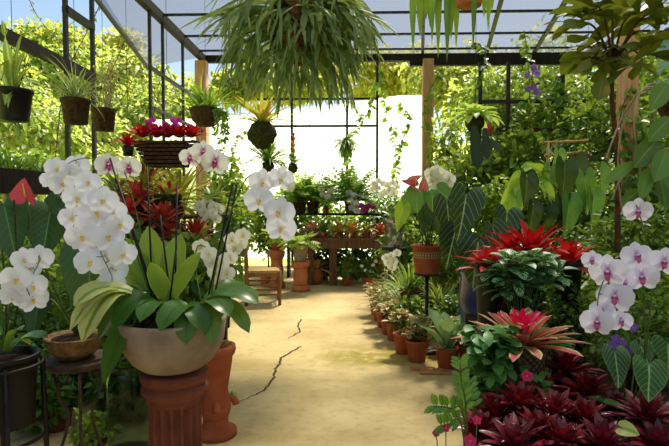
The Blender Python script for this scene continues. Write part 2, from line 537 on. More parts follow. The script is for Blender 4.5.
        if not closed:
            s.f.append(tuple(b + k for k in reversed(range(seg)))); s.f.append(tuple(b + (n - 1) * seg + k for k in range(seg)))
            s.mi += [mi, mi]; s.uv += [(.5, .5)] * (2 * seg); s.rn += [(.5, 0)] * (2 * seg)

    def lathe(s, prof, c=(0, 0, 0), seg=28, mi=0, flute=None, sq=None):
        c = V(c)
        b = len(s.v)
        for (r, z) in prof:
            for k in range(seg):
                q = 2 * PI * k / seg
                rr = max(r, 1e-4)
                if flute and flute[0] < z < flute[1]:
                    rr *= 1 - flute[3] * (.5 + .5 * math.cos(q * flute[2]))
                s.v.append((c + V((rr * math.cos(q), rr * math.sin(q), z)))[:])
        for i in range(len(prof) - 1):
            for k in range(seg):
                k2 = (k + 1) % seg
                s.quad((b + i * seg + k, b + i * seg + k2, b + (i + 1) * seg + k2, b + (i + 1) * seg + k), [(k / seg, i), ((k + 1) / seg, i), ((k + 1) / seg, i + 1), (k / seg, i + 1)], .5, (0,) * 4, mi)

    def ball(s, c, r, seg=14, rings=9, mi=0, jit=0.0, sc=(1, 1, 1)):
        c = V(c)
        prof = []
        b = len(s.v)
        s.lathe([(r * math.sin(PI * i / rings), -r * math.cos(PI * i / rings)) for i in range(rings + 1)], (0, 0, 0), seg, mi)
        for i in range(b, len(s.v)):
            p = V(s.v[i])
            p = V((p.x * sc[0], p.y * sc[1], p.z * sc[2]))
            if jit:
                p *= 1 + U(-jit, jit)
            s.v[i] = (p + c)[:]

    def box(s, lo, hi, mi=0, rot=None):
        b = len(s.v)
        for z in (lo[2], hi[2]):
            for (x, y) in ((lo[0], lo[1]), (hi[0], lo[1]), (hi[0], hi[1]), (lo[0], hi[1])):
                s.v.append((x, y, z))
        for q in ((3, 2, 1, 0), (4, 5, 6, 7), (0, 1, 5, 4), (1, 2, 6, 5), (2, 3, 7, 6), (3, 0, 4, 7)):
            s.quad(tuple(b + i for i in q), [(0, 0), (1, 0), (1, 1), (0, 1)], .5, (0,) * 4, mi)

    def bar(s, a, c, w, h=None, mi=0):
        """square bar between two points"""
        a, c = V(a), V(c)
        h = w if h is None else h
        d = (c - a).normalized()
        up = V((0, 0, 1)) if abs(d.z) < .9 else V((0, 1, 0))
        x = d.cross(up).normalized(); y = x.cross(d)
        b = len(s.v)
        for p in (a, c):
            for (i, j) in ((-1, -1), (1, -1), (1, 1), (-1, 1)):
                s.v.append((p + x * (i * w / 2) + y * (j * h / 2))[:])
        for q in ((3, 2, 1, 0), (4, 5, 6, 7), (0, 1, 5, 4), (1, 2, 6, 5), (2, 3, 7, 6), (3, 0, 4, 7)):
            s.quad(tuple(b + i for i in q), [(0, 0), (1, 0), (1, 1), (0, 1)], .5, (0,) * 4, mi)

    def mesh(s, name, mats, off=None, smooth=True):
        me = bpy.data.meshes.new(name)
        vs = s.v if off is None else [(x - off[0], y - off[1], z - off[2]) for x, y, z in s.v]
        me.from_pydata(vs, [], s.f)
        l1 = me.uv_layers.new(name='UVMap'); l2 = me.uv_layers.new(name='Rnd')
        l1.data.foreach_set('uv', [c for t in s.uv for c in t])
        l2.data.foreach_set('uv', [c for t in s.rn for c in t])
        for m in mats:
            me.materials.append(M[m])
        me.polygons.foreach_set('material_index', s.mi)
        if smooth:
            me.polygons.foreach_set('use_smooth', [True] * len(s.f))
        me.update()
        return me

    def build(s, name, mats, parent=None, off=None, smooth=True):
        if isinstance(mats, str):
            mats = [mats]
        o = bpy.data.objects.new(name, s.mesh(name, mats, off, smooth))
        COL.objects.link(o)
        if parent is not None:
            o.parent = parent
        return o


def tag(o, label, cat, group=None):
    o['label'] = label; o['category'] = cat
    if group:
        o['group'] = group
    return o


def thing(name, label, cat, loc, group=None):
    o = bpy.data.objects.new(name, None)
    COL.objects.link(o)
    o.location = loc
    o.empty_display_size = .1
    return tag(o, label, cat, group)


def struct(name, mb, mats, smooth=False):
    o = mb.build(name, mats, None, None, smooth)
    o['kind'] = 'structure'
    return o


def copy_tree(o, parent=None, loc=None, label=None, scale=None, rotz=None):
    c = o.copy()
    COL.objects.link(c)
    if parent is not None:
        c.parent = parent
    if loc is not None:
        c.location = loc
    if label:
        c['label'] = label
    if scale:
        c.scale = (scale,) * 3
    if rotz is not None:
        c.rotation_euler.z = rotz
    for ch in list(o.children):
        copy_tree(ch, c)
    return c


def bez(p, n=12):
    """smooth path through points (Catmull-Rom)"""
    p = [V(q) for q in p]
    p = [p[0] * 2 - p[1]] + p + [p[-1] * 2 - p[-2]]
    out = []
    for i in range(1, len(p) - 2):
        a, b, c, d = p[i - 1:i + 3]
        for k in range(n):
            t = k / n
            out.append(.5 * ((2 * b) + (c - a) * t + (2 * a - 5 * b + 4 * c - d) * t * t + (3 * b - a - 3 * c + d) * t ** 3))
    out.append(p[-2])
    return out


# ------------------------------------------------------------------ flowers
def orient(fwd, up=(0, 0, 1), spin=0.0):
    z = V(fwd).normalized()
    x = V(up).cross(z)
    x = x.normalized() if x.length > 1e-3 else V((1, 0, 0))
    y = z.cross(x)
    return Matrix((x, y, z)).transposed().to_4x4() @ Matrix.Rotation(spin, 4, 'Z')


def moth_mesh(name, petal, lip, ls=1.0):
    """one moth-orchid flower of diameter 1 that faces +Z: two broad petals, three sepals, a lobed lip and a column"""
    m = MB()

    def blade(ang, L, W, lift, z0, curl, prof='petal'):
        n = 6
        d = V((math.cos(ang), math.sin(ang), 0)); sd = V((-math.sin(ang), math.cos(ang), 0))
        pts = [d * (L * i / n) + V((0, 0, z0 + lift * math.sin(i / n * PI * .6) - curl * (i / n) ** 2)) for i in range(n + 1)]
        m.strip(pts, [sd] * (n + 1), [V((0, 0, 1))] * (n + 1), W, prof, -.16, 0, .5, .03, 5)
    blade(PI / 2, .5, .37, .02, -.03, .05)
    blade(-PI / 2 - .72, .5, .36, .02, -.03, .06)
    blade(-PI / 2 + .72, .5, .36, .02, -.03, .06)
    blade(.16, .52, .66, .05, .0, .07)
    blade(PI - .16, .52, .66, .05, .0, .07)
    b0 = len(m.v)
    # lip: two side lobes that stand up and a tongue with a forked tip
    for sx in (-1, 1):
        pts = [V((sx * .02, -.03, .02)), V((sx * .055, -.02, .07)), V((sx * .06, .02, .11))]
        m.strip(pts, [V((0, 1, .2))] * 3, [V((sx, 0, 0))] * 3, .08, 'petal', .1, 1, .5)
    pts = [V((0, -.02, .03)), V((0, -.07, .09)), V((0, -.13, .1)), V((0, -.18, .06))]
    m.strip(pts, [V((1, 0, 0))] * 4, [V((0, .5, 1))] * 4, .1, 'petal', .2, 1, .5)
    m.ball((0, .02, .05), .03, 8, 6, 0, 0, (1, .8, 1.5))
    m.v[b0:] = [(x * ls, y * ls, z * ls) for x, y, z in m.v[b0:]]
    return m.mesh(name, [petal, lip])


FL = {
    'white': moth_mesh('white_moth_flower', 'white_petal', 'yellow_lip'),
    'cream': moth_mesh('cream_moth_flower', 'cream_petal', 'yellow_lip'),
    'magenta': moth_mesh('magenta_lipped_flower', 'blush_petal', 'magenta_lip', 1.5),
    'lilac': moth_mesh('lilac_moth_flower', 'lilac_petal', 'purple_lip', 1.5),
    'pinkmoth': moth_mesh('magenta_moth_flower', 'magenta_petal', 'magenta_lip'),
}


def five_petal(name, mat):
    m = MB()
    for k in range(5):
        a = 2 * PI * k / 5 + PI / 2
        d = V((math.cos(a), math.sin(a), 0)); sd = V((-math.sin(a), math.cos(a), 0))
        m.strip([d * (.5 * i / 3) + V((0, 0, .06 * math.sin(i))) for i in range(4)], [sd] * 4, [V((0, 0, 1))] * 4, .5, 'petal', .1, 0, .5)
    m.ball((0, 0, .03), .06, 6, 5, 1)
    return m.mesh(name, [mat, 'yellow_lip'])


FL['impatiens'] = five_petal('pink_five_petal_flower', 'pink_petal')
FL['violet'] = five_petal('violet_five_petal_flower', 'purple_petal')


def flower(parent, off, pos, size, kind, jitter=.35, fwd=None, spin=None, name='flower'):
    o = bpy.data.objects.new(name, FL[kind])
    COL.objects.link(o)
    o.parent = parent
    f = (CAM - V(pos)).normalized() if fwd is None else V(fwd).normalized()
    f = f + V((U(-jitter, jitter), U(-jitter, jitter) * .5, U(-jitter, jitter) * .7 - .1))
    mtx = orient(f, (0, 0, 1), U(-.25, .25) if spin is None else spin)
    o.matrix_local = Matrix.Translation(V(pos) - V(off)) @ mtx @ Matrix.Scale(size, 4)
    return o


def spike(root, off, path, flowers, kind, r=.0032, name='flower_stem', mat='stem', jitter=.3, n=8):
    """an orchid stem with its flowers; each flower hangs on a short stalk"""
    m = MB()
    pts = bez(path, n)
    m.tube(pts, [r, r * .5], 6)
    for (p, s) in flowers:
        q = min(pts, key=lambda a: (a - V(p)).length)
        back = V(p) + (V(p) - CAM).normalized() * (s * .1)
        m.tube([q, (q + back) / 2 + V((0, 0, .01)), back], r * .5, 5)
    st = m.build(name, [mat], root, off)
    for (p, s) in flowers:
        flower(st, off, p, s, kind, jitter)
    return st


# ------------------------------------------------------------------ pots
def pot_prof(r, h, taper=.72, rim=.16, lip=1.0, wall=.08):
    rb = r * taper
    rt = r * .93
    zr = h * (1 - rim)
    return [(0, 0), (rb, 0), (rb * 1.01, .004), (rt, zr), (r * 1.0, zr + .003), (r * 1.02, h * .99), (r, h), (r * (1 - wall), h), (r * (1 - wall) * .97, h * .9), (r * .8, h * .86), (0, h * .86)]


def pot(root, r, h, mat, z=0, taper=.72, soil=True, rim=.16, seg=28, name='pot'):
    m = MB()
    m.lathe(pot_prof(r, h, taper, rim), (0, 0, z), seg)
    o = m.build(name, [mat], root)
    if soil:
        g = MB()
        g.lathe([(0, h * .9), (r * .45, h * .915), (r * .86, h * .89)][::-1], (0, 0, z), 16)
        g.build('soil', ['soil'], root)
    return o


def lathe_thing(name, label, cat, loc, prof, mat, seg=32, flute=None, part='body', group=None):
    t = thing(name, label, cat, loc, group)
    m = MB()
    m.lathe(prof, (0, 0, 0), seg, 0, flute)
    m.build(part, [mat], t)
    return t


# ------------------------------------------------------------------ plants (all about the local origin of their root)
GA = 2.39996


def rosette(m, c, n, L, W, p_in=1.35, p_out=.15, bend=.7, prof='brom', mi=0, inner=None, fold=.35, lvar=.15, n_seg=6, az0=None, inner_short=.45):
    """n leaves in a spiral; the youngest stand up in the middle"""
    az0 = U(0, 6) if az0 is None else az0
    for i in range(n):
        t = i / max(1, n - 1)          # 0 = outermost
        az = az0 + i * GA
        p = p_out + (p_in - p_out) * t + U(-.12, .12)
        l = L * (1 - inner_short * t) * U(1 - lvar, 1 + lvar)
        k = mi
        if inner and t > inner[1]:
            k = inner[0]
        b = V(c) + V((math.cos(az), math.sin(az), 0)) * (W * .25 * (1 - t)) + V((0, 0, L * .05 * t))
        m.leaf(b, az, p, l, W * U(.85, 1.1), bend * (1 - .55 * t) * U(.75, 1.25), prof, fold, n_seg, U(-.15, .15), k)


def bromeliad(name, label, loc, potspec, n, L, W, mats, group=None, cat='plant', inner_frac=.6, **kw):
    """potspec = (r, h, mat, taper) or None"""
    t = thing(name, label, cat, loc, group)
    z = 0
    if potspec:
        r, h, pm, tp = potspec
        pot(t, r, h, pm, 0, tp)
        z = h * .9
    m = MB()
    rosette(m, (0, 0, z), n, L, W, **kw)
    m.build('foliage', [mats[0]], t)
    if len(mats) > 1:
        m = MB()
        rosette(m, (0, 0, z + L * .06), max(5, int(n * .45)), L * inner_frac, W * .85, p_in=1.5, p_out=.65, bend=.5)
        m.build('center_leaves', [mats[1]], t)
    return t


def fern_mass(m, c, n, L, W, p0=(.2, 1.3), bend=(.9, 1.7), leaflet=.5, pairs=12, mi=0, az=(0, 2 * PI)):
    """pinnate fronds"""
    for i in range(n):
        a = U(*az)
        p = U(*p0); bd = U(*bend); l = L * U(.7, 1.1)
        ca, sa = math.cos(a), math.sin(a)
        q = V(c) + V((ca, sa, 0)) * .02
        sd = V((-sa, ca, 0))
        rp = []
        for k in range(pairs + 1):
            t = k / pairs
            th = p - bd * t
            d = V((ca * math.cos(th), sa * math.cos(th), math.sin(th)))
            no = V((-ca * math.sin(th), -sa * math.sin(th), math.cos(th)))
            rp.append(q.copy())
            w = W * math.sin(PI * min(1, .15 + .85 * t)) ** .6 * leaflet + .004
            if k:
                for sg in (-1, 1):
                    dd = (sd * sg + d * .45 - no * .15).normalized()
                    m.diamond(q, dd, no, w, L / pairs * 1.0, mi)
            q = q + d * (l / pairs)
        m.tube(rp[::3] + [rp[-1]], .0018, 3, mi)


def grass_mass(m, c, n, L, W, p0=(.5, 1.45), bend=(.8, 1.9), mi=0, spread=.03, prof='grass', seg=6, az=(0, 2 * PI)):
    for i in range(n):
        a = U(*az)
        b = V(c) + V((U(-spread, spread), U(-spread, spread), 0))
        m.leaf(b, a, U(*p0), L * U(.6, 1.1), W * U(.8, 1.2), U(*bend), prof, .25, seg, U(-.3, .3), mi)


def rand_dir():
    while True:
        d = V((U(-1, 1), U(-1, 1), U(-1, 1)))
        if .05 < d.length < 1:
            return d.normalized()


def cloud(m, c, rad, n, L, W, mi=0, shell=.35, down=.35, out=.6, mis=1):
    """leaves through an ellipsoid, denser towards its surface"""
    c = V(c)
    for i in range(n):
        d = rand_dir()
        q = (shell + (1 - shell) * rng.random()) if rng.random() < .8 else rng.random()
        p = c + V((d.x * rad[0], d.y * rad[1], d.z * rad[2])) * q
        dd = (d * out + rand_dir() * .7 + V((0, 0, -down))).normalized()
        no = (V((0, 0, 1)) + rand_dir() * .6).normalized()
        k = U(.6, 1.2)
        m.diamond(p, dd, no, L * k, W * k, mi + (rng.randrange(mis) if mis > 1 else 0))


DENS = 2.4


def shrub(name, label, base, blobs, n, L, W, mats, cat='shrub', stem='bark', sr=.012, group=None, **kw):
    """blobs: [(centre world, radii)]; a stem climbs into each"""
    base = V(base)
    t = thing(name, label, cat, base, group)
    st = MB()
    fo = MB()
    tot = sum(r[0] * r[1] * r[2] for _c, r in blobs)
    for (c, r) in blobs:
        c = V(c)
        mid = base.lerp(c, .55) + V((U(-.05, .05), U(-.05, .05), 0))
        mid.x = base.x + (c.x - base.x) * .35
        st.tube(bez([base + V((U(-.02, .02), U(-.02, .02), 0)), mid, c], 4), [sr, sr * .5], 5)
        for k in range(4):
            d = rand_dir()
            st.tube([c.lerp(mid, .3), c + V((d.x * r[0], d.y * r[1], d.z * r[2])) * .75], [sr * .5, sr * .2], 4)
        cloud(fo, c, r, max(30, int((DENS if base.y < 7 else 1.6) * n * r[0] * r[1] * r[2] / tot)), L * (.86 if base.y < 7 else 1.15), W * (.86 if base.y < 7 else 1.15), mis=len(mats), **kw)
    st.build('trunk' if cat == 'tree' else 'stem', [stem], t, base)
    fo.build('foliage', mats, t, base)
    return t


def vine(name, label, paths, step, L, W, mats, r=.004, cat='vine', stem='stem', group=None, hang=.5, heart=False, seg=6):
    """paths: lists of world points"""
    base = V(paths[0][0])
    t = thing(name, label, cat, base, group)
    st = MB(); fo = MB()
    for p in paths:
        pts = bez(p, seg)
        st.tube(pts, r, 5)
        acc = 0
        for a, b in zip(pts, pts[1:]):
            acc += (b - a).length
            while acc > step:
                acc -= step
                d = rand_dir(); d.z *= .4
                d = (d + V((0, -.3, -hang))).normalized()
                q = a.lerp(b, rng.random())
                k = U(.65, 1.2)
                no = (V((0, -.7, .6)) + rand_dir() * .5)
                if heart:
                    s0 = q + V((d.x, d.y, .2)) * (L * .3)
                    st.tube([q, s0], r * .5, 4)
                    fo.heart(s0, d, no, L * k, W * k, .15, .1, rng.randrange(len(mats)))
                else:
                    fo.diamond(q, d, no, L * k, W * k, rng.randrange(len(mats)))
    st.build('stem', [stem], t, base)
    fo.build('foliage', mats, t, base)
    return t


def stalk_leaf(root, off, p0, pj, tip, W, mat, normal=(0, -.8, .6), shape=HEART, droop=.15, sr=.004, name='leaf', stem='stem', label=None, fold=.12):
    """one heart leaf with its stalk, as a part: p0 soil, pj where the blade joins, tip its tip"""
    m = MB()
    p0, pj, tip = V(p0), V(pj), V(tip)
    mid = p0.lerp(pj, .6) + V((0, 0, .06))
    m.tube(bez([p0, mid, pj], 5), [sr, sr * .7], 5, 1)
    d = tip - pj
    m.heart(pj, d, normal, d.length, W, droop, fold, 0, shape)
    o = m.build(name, [mat, stem], root, off)
    if label:
        o['label'] = label
    return o


def hanger(root, r, z0, z1, n=3):
    """wires from a pot rim up to the rail or roof it hangs from"""
    for k in range(n):
        a = 2 * PI * k / n + .4
        m = MB()
        p = V((r * math.cos(a), r * math.sin(a), z0))
        top = V((0, 0, min(z1, z0 + r * 2.6)))
        m.tube([p, top], .0025, 4)
        if k == 0 and z1 > top.z:
            m.tube([top, V((0, 0, z1))], .0025, 4)
        m.build('hanger_wire', ['iron'], root)


# ------------------------------------------------------------------ setting
def quadm(pts):
    m = MB()
    m.v = [V(p)[:] for p in pts]
    m.quad((0, 1, 2, 3), [(0, 0), (1, 0), (1, 1), (0, 1)], .5, (0,) * 4, 0)
    return m


ROOF = 4.35
m = MB(); m.box((-3.4, -3, -.2), (6, 11, 0)); struct('floor', m, 'floor')
m = MB(); m.box((-70, -30, -.4), (70, 120, -.21)); struct('ground', m, 'lawn')
# planting beds: soil on the slab, one beside the row of pots and one that rises in front
m = MB()
n = 24
for i in range(n + 1):
    for j in range(n + 1):
        x = 1.02 + (5.6 - 1.02) * i / n; y = 3.3 + 7.3 * j / n
        x += .12 * math.sin(y * 2.1) * (1 - i / n)
        m.v.append((x, y, .005 + (.05 + U(0, .03)) * min(1, i / 3)))
for i in range(n):
    for j in range(n):
        a = i * (n + 1) + j
        m.quad((a, a + n + 1, a + n + 2, a + 1), [(0, 0)] * 4, .5, (0,) * 4, 0)
o = struct('garden_bed', m, 'soil', True)


def bed_z(x, y):
    return .3 * max(0, min(1, (x - .5 - max(0, y - 2.6) * .5) / .3)) * max(0, min(1, (3.35 - y) / .3))


m = MB()
for i in range(n + 1):
    for j in range(n + 1):
        y = 1.1 + 2.25 * j / n; x = .5 + max(0, y - 2.2) * .42 + .04 * math.sin(y * 5) + .03 * math.sin(y * 13) + (5.2 - .52) * i / n
        m.v.append((x, y, bed_z(x, y) + U(0, .015) + .003))
for i in range(n):
    for j in range(n):
        a = i * (n + 1) + j
        m.quad((a, a + n + 1, a + n + 2, a + 1), [(0, 0)] * 4, .5, (0,) * 4, 0)
struct('garden_bed', m, 'soil', True)
# the crack that runs down the slab
for path in ([(301, 319), (298, 327), (301, 331), (296, 334), (290, 337), (288, 341)], [(301, 346), (297, 349), (288, 354), (281, 358), (279, 364), (275, 369), (275, 377), (270, 384), (263, 391), (252, 396), (240, 401), (229, 405)]):
    m = MB()
    pts = [floor_at(*p) for p in path]
    p2 = []
    for a, b in zip(pts, pts[1:]):
        for k in range(4):
            q = a.lerp(b, k / 4) + V((U(-.012, .012), U(-.015, .015), 0))
            q.z = .0015
            p2.append(q)
    nn = len(p2)
    m.strip(p2, [V((.8, -.55, 0)).normalized()] * nn, [V((0, 0, 1))] * nn, .028, 'grass', 0, 0, .5)
    struct('floor_crack', m, 'crack')
m = MB()
for (x0, y0, w) in ((.49, 4.12, .2), (.71, 4.1, .2), (.55, 4.03, .3)):
    m.box((x0, y0, .0), (x0 + w, y0 + .075, .012))
struct('floor_brick_inlay', m, 'brick')

# roof: translucent sheets over the back, an added light-cutting sheet over the unseen front
m = quadm([(-3, 6.9, ROOF), (6, 6.9, ROOF), (6, 10.9, ROOF), (-3, 10.9, ROOF)]); struct('ceiling', m, 'roof')
m = quadm([(-3.2, -2.6, ROOF), (6, -2.6, ROOF), (6, 6.9, ROOF), (-3.2, 6.9, ROOF)]); struct('ceiling', m, 'roof_dimmer')
# unseen walls added for the light: a low pale one, a dark side one
m = MB(); m.box((-3.2, -2.75, 0), (6, -2.62, 1.1)); struct('added_bounce_wall', m, 'stone')  # added behind the camera: pale to bounce light, low to admit sky
m = MB(); m.box((-3.2, -2.62, 0), (-3.08, 2.6, ROOF - .1)); struct('added_block_wall', m, 'dark_wood')  # added out of view to block light at the left front
m = quadm([(-3, 5.0, ROOF - .03), (-3, 10.7, ROOF - .03), (-4.15, 10.7, 4.12), (-3.02, 5.0, 4.08)]); struct('roof_eave', m, 'roof')
k = [0]


def member(a, b, w, mat='iron', h=None, kind='trim'):
    k[0] += 1
    m = MB(); m.bar(a, b, w, h)
    return struct('%s_%d' % (kind, k[0]), m, mat)


member((-3, 3, 4.27), (-3, 10.7, 4.27), .11, 'dark_wood', .13)               # eave beam
member((-3.0, 5.02, 4.05), (-4.15, 10.7, 4.09), .05)
for y in (7.3, 8.25, 9.3, 10.2):
    member((-3, y, ROOF - .05), (6, y, ROOF - .05), .035)
member((-3, 10.7, 4.27), (6, 10.7, 4.27), .12, 'dark_wood', .14)
member((1.2, 10.65, 4.19), (6, 10.65, 4.19), .1, 'dark_wood', .2)
for (x0, x1) in ((3.05, 3.65), (2.1, 2.72), (1.0, 1.45), (-.2, 0), (-1.5, -1.5), (4.3, 4.9)):
    member((x0, 7.2, ROOF - .04), (x1, 10.6, ROOF - .04), .06)
for px in (65, 92, 150, 163, 183):
    Y = 1560 / (350 - px)
    member((-3, Y, 0), (-3, Y, 4.22), .042)
member((-3, 1.5, 2.8), (-3, 6.05, 2.8), .08, 'dark_wood', .1)
member((-3, 5.47, 3.38), (-3, 6.05, 3.38), .07)
member((-3, 7.8, 3.37), (-3, 10.6, 3.37), .05)
member((-3, 7.8, 2.78), (-3, 10.6, 2.78), .05)
member((-3, 6.05, 1.2), (-3, 10.6, 1.2), .05)
for (px, w) in ((203, .22), (427, .21)):
    p = at(px, 200, 10.6)
    member((p.x, 10.6, 0), (p.x, 10.6, 4.2), w, 'post_wood')
p = at(625, 200, 6.2)
member((p.x, 6.2, 0), (p.x, 6.2, ROOF - .07), .17, 'post_wood')
for px in (292, 347, 377):
    x = at(px, 200, 10.7).x
    member((x, 10.72, 0), (x, 10.72, 4.2), .05)
for py in (99, 126):
    z = at(300, py, 10.7).z
    member((at(256, py, 10.7).x, 10.72, z), (at(378, py, 10.7).x, 10.72, z), .045)
# white plastic sheeting beyond the back frame, then a green net added on the right
m = MB()
tops = [(150, 120), (200, 118), (270, 113), (335, 104), (400, 95), (432, 96)]
for i, p in enumerate(tops):
    q = at(*p, 12.5)
    for z in (0, q.z):
        m.v.append((q.x, 12.5 + .08 * math.sin(i * 2.2), z))
for i in range(len(tops) - 1):
    m.quad((2 * i, 2 * i + 2, 2 * i + 3, 2 * i + 1), [(0, 0)] * 4, .5, (0,) * 4, 0)
struct('wall_back', m, 'sheet')
struct('added_net_wall', quadm([(5.6, -2.6, 0), (5.6, 10.7, 0), (5.6, 10.7, ROOF), (5.6, -2.6, ROOF)]), 'net')  # net put in to cut the light from the right
# hill beyond
m = MB()
nx, ny = 40, 8
for i in range(nx + 1):
    for j in range(ny + 1):
        x = -60 + 140 * i / nx; y = 30 + 45 * j / ny
        h = (j / ny) ** .8 * (8 + 2.5 * math.sin(x * .12) + 1.2 * math.sin(x * .31 + 1))
        m.v.append((x, y, h - .3))
for i in range(nx):
    for j in range(ny):
        a = i * (ny + 1) + j
        m.quad((a, a + ny + 1, a + ny + 2, a + 1), [(0, 0)] * 4, .5, (0,) * 4, 0)
struct('hills', m, 'lawn', True)

# ------------------------------------------------------------------ sunlit garden beyond the open side
TREES = [
    # px, py, Y, rx, rz, mats, label
    (20, 120, 11, 1.5, 1.1, ['out_a', 'out_b'], 'wide sunlit yellow-green tree just past the black strap-leaf pot'),
    (78, 140, 13, 1.7, 1.2, ['out_a'], 'bright lime tree in the garden behind the pair of black posts'),
    (128, 118, 15, 1.8, 1.6, ['out_a', 'out_b'], 'sunny garden tree showing between the black posts and the ladder frame'),
    (172, 112, 17, 1.5, 1.6, ['out_c', 'out_a'], 'pale olive tree seen through the black ladder frame'),
    (38, 74, 19, 2.2, 1.4, ['out_b'], 'tall thin-crowned garden tree against the blue sky'),
    (118, 88, 22, 2.4, 2.0, ['out_a'], 'distant yellow-green tree under the roof eave'),
    (4, 175, 8, .9, .5, ['out_b', 'shrub_b'], 'green garden tree low behind the black trough'),
    (216, 150, 13.5, .7, 1.0, ['out_b', 'out_a'], 'small tree in front of the white sheeting by the corner post'),
    (395, 78, 27, 3.4, 1.7, ['out_c'], 'hazy olive tree far beyond the white sheeting'),
    (458, 84, 19, 2.3, 2.1, ['out_c', 'out_a'], 'pale hazy tree beyond the wooden centre post'),
    (520, 90, 16, 2.4, 2.0, ['out_b', 'out_a'], 'bright tree beyond the black trellis'),
    (600, 95, 15, 2.4, 2.0, ['out_b', 'shrub_a'], 'green tree outside behind the oval-leaved tree'),
    (300, 82, 30, 3.4, 1.5, ['out_c'], 'far hazy tree behind the hanging staghorn fern'),
    (60, 52, 24, 2.8, 1.5, ['out_c', 'out_b'], 'high thin garden crown behind the near black posts'),
    (10, 96, 15, 1.6, 1.5, ['out_c', 'out_b'], 'olive garden tree rising behind the strap-leaf pot'),
    (110, 56, 28, 2.6, 1.4, ['out_c'], 'hazy high garden crown at the edge of the roof eave'),
    (240, 84, 24, 1.6, 1.3, ['out_c', 'out_b'], 'far tree seen just past the corner post'),
]
for (px, py, Y, rx, rz, mats, lab) in TREES:
    c = at(px, py, Y)
    blobs = [(c, (rx * .75, rx * .6, rz * .75))]
    for q in range(4):
        a = q * PI / 2 + U(0, 1)
        blobs.append((c + V((math.cos(a) * rx * .55, math.sin(a) * rx * .4, U(-.4, .4) * rz)), (rx * .45, rx * .4, rz * .5)))
    shrub('garden_tree', lab, (c.x, c.y, -.2), blobs, int(620 * rx), .2 * (Y / 14) ** .7, .11 * (Y / 14) ** .7, mats, 'tree', 'pale_bark', .05, 'trees beyond the greenhouse')
BUSHES = [
    (30, 205, 8.5, .8, .5, ['out_a'], 'sunlit bush behind the dark heart-leaf plant'),
    (75, 195, 9.5, .9, .6, ['out_a', 'out_b'], 'yellow-green bush behind the white orchid cascade'),
    (112, 180, 10.5, 1.0, .7, ['out_a'], 'bright bush behind the magenta-lipped orchids'),
    (12, 240, 6.6, .6, .5, ['shrub_a', 'out_b'], 'leafy bush low behind the small white orchid'),
    (48, 265, 6.2, .5, .45, ['shrub_b', 'shrub_a'], 'shaded bush between the small orchid and the iron plant stand'),
    (160, 170, 11.2, .6, .7, ['out_a'], 'bush beyond the ladder frame under the red flower basket'),
    (232, 195, 11.6, .55, .5, ['out_b', 'shrub_a'], 'bush at the foot of the corner post'),
    (55, 150, 15, 1.4, .8, ['out_a', 'out_c'], 'wide sunny bush on the far lawn'),
]
for (px, py, Y, rx, rz, mats, lab) in BUSHES:
    c = at(px, py, Y)
    shrub('garden_bush', lab, (c.x, c.y, -.2), [(c, (rx, rx * .7, rz)), (c + V((rx * .3, 0, -rz * .6)), (rx * .9, rx * .7, rz))], int(900 * rx), .13, .075, mats, 'bush', 'bark', .02, 'sunny bushes beyond the greenhouse')

# bare twigs that reach in from outside beside the pale pot
# ------------------------------------------------------------------ front: stone bowl of orchids on its column
P = at(175, 400, 2.05)
PX, PY = P.x, P.y
s = PY / F
Z = lambda py, Y: at(334, py, Y).z
zt = Z(371, 2.05)
prof = [(0, 0), (.17, 0), (.17, .05), (.155, .06), (.15, .09), (.125, .11), (.108, .13), (.104, zt - .125), (.112, zt - .115), (.108, zt - .105), (.116, zt - .09), (.13, zt - .08), (.132, zt - .066), (.118, zt - .056), (.116, zt - .046), (.13, zt - .036), (.134, zt - .024), (.134, zt - .006), (.128, zt), (0, zt)]
t = thing('fluted_column', 'round fluted terracotta column that carries the wide stone orchid bowl', 'pedestal', (PX, PY, 0))
m = MB(); m.lathe([q for q in prof if q[1] <= .13], (0, 0, 0), 48); m.build('plinth', ['terra_old'], t)
m = MB(); m.lathe([(.108, .13), (.104, .16)] + [(.104, .16 + (zt - .3) * i / 8) for i in range(1, 9)] + [(.104, zt - .125)], (0, 0, 0), 160, 0, (.155, zt - .132, 16, .2)); m.build('shaft', ['terra_old'], t)
m = MB(); m.lathe([q for q in prof if q[1] >= zt - .126], (0, 0, 0), 48); m.build('capital', ['terra_old'], t)

zr = .885
BH = zr - zt
BR = .213
O = V((PX - .005, PY, zt))
bowl = thing('orchid_bowl', 'wide pale stone bowl planted with white cascading orchids and strap leaves', 'planter', O)
m = MB()
m.lathe([(0, .002), (.08, .002), (.12, .014), (.158, .045), (.185, .085), (.203, .13), (BR, BH), (BR - .003, BH + .006), (BR - .014, BH + .006), (BR - .02, BH - .01), (.17, BH - .06), (0, BH - .075)], (0, 0, 0), 48)
m.build('bowl', ['stone'], bowl)
m = MB()
m.lathe([(.2, BH - .03), (.12, BH - .008), (0, BH)], (0, 0, 0), 24)
for q in range(60):
    a = U(0, 6.28); r_ = .17 * math.sqrt(rng.random())
    m.ball((r_ * math.cos(a), r_ * math.sin(a), BH - .012 + U(0, .02)), U(.012, .028), 7, 5, 0, .2)
m.build('bark_mulch', ['soil'], bowl)
ctr = lambda px, py, Y: at(px, py, Y)
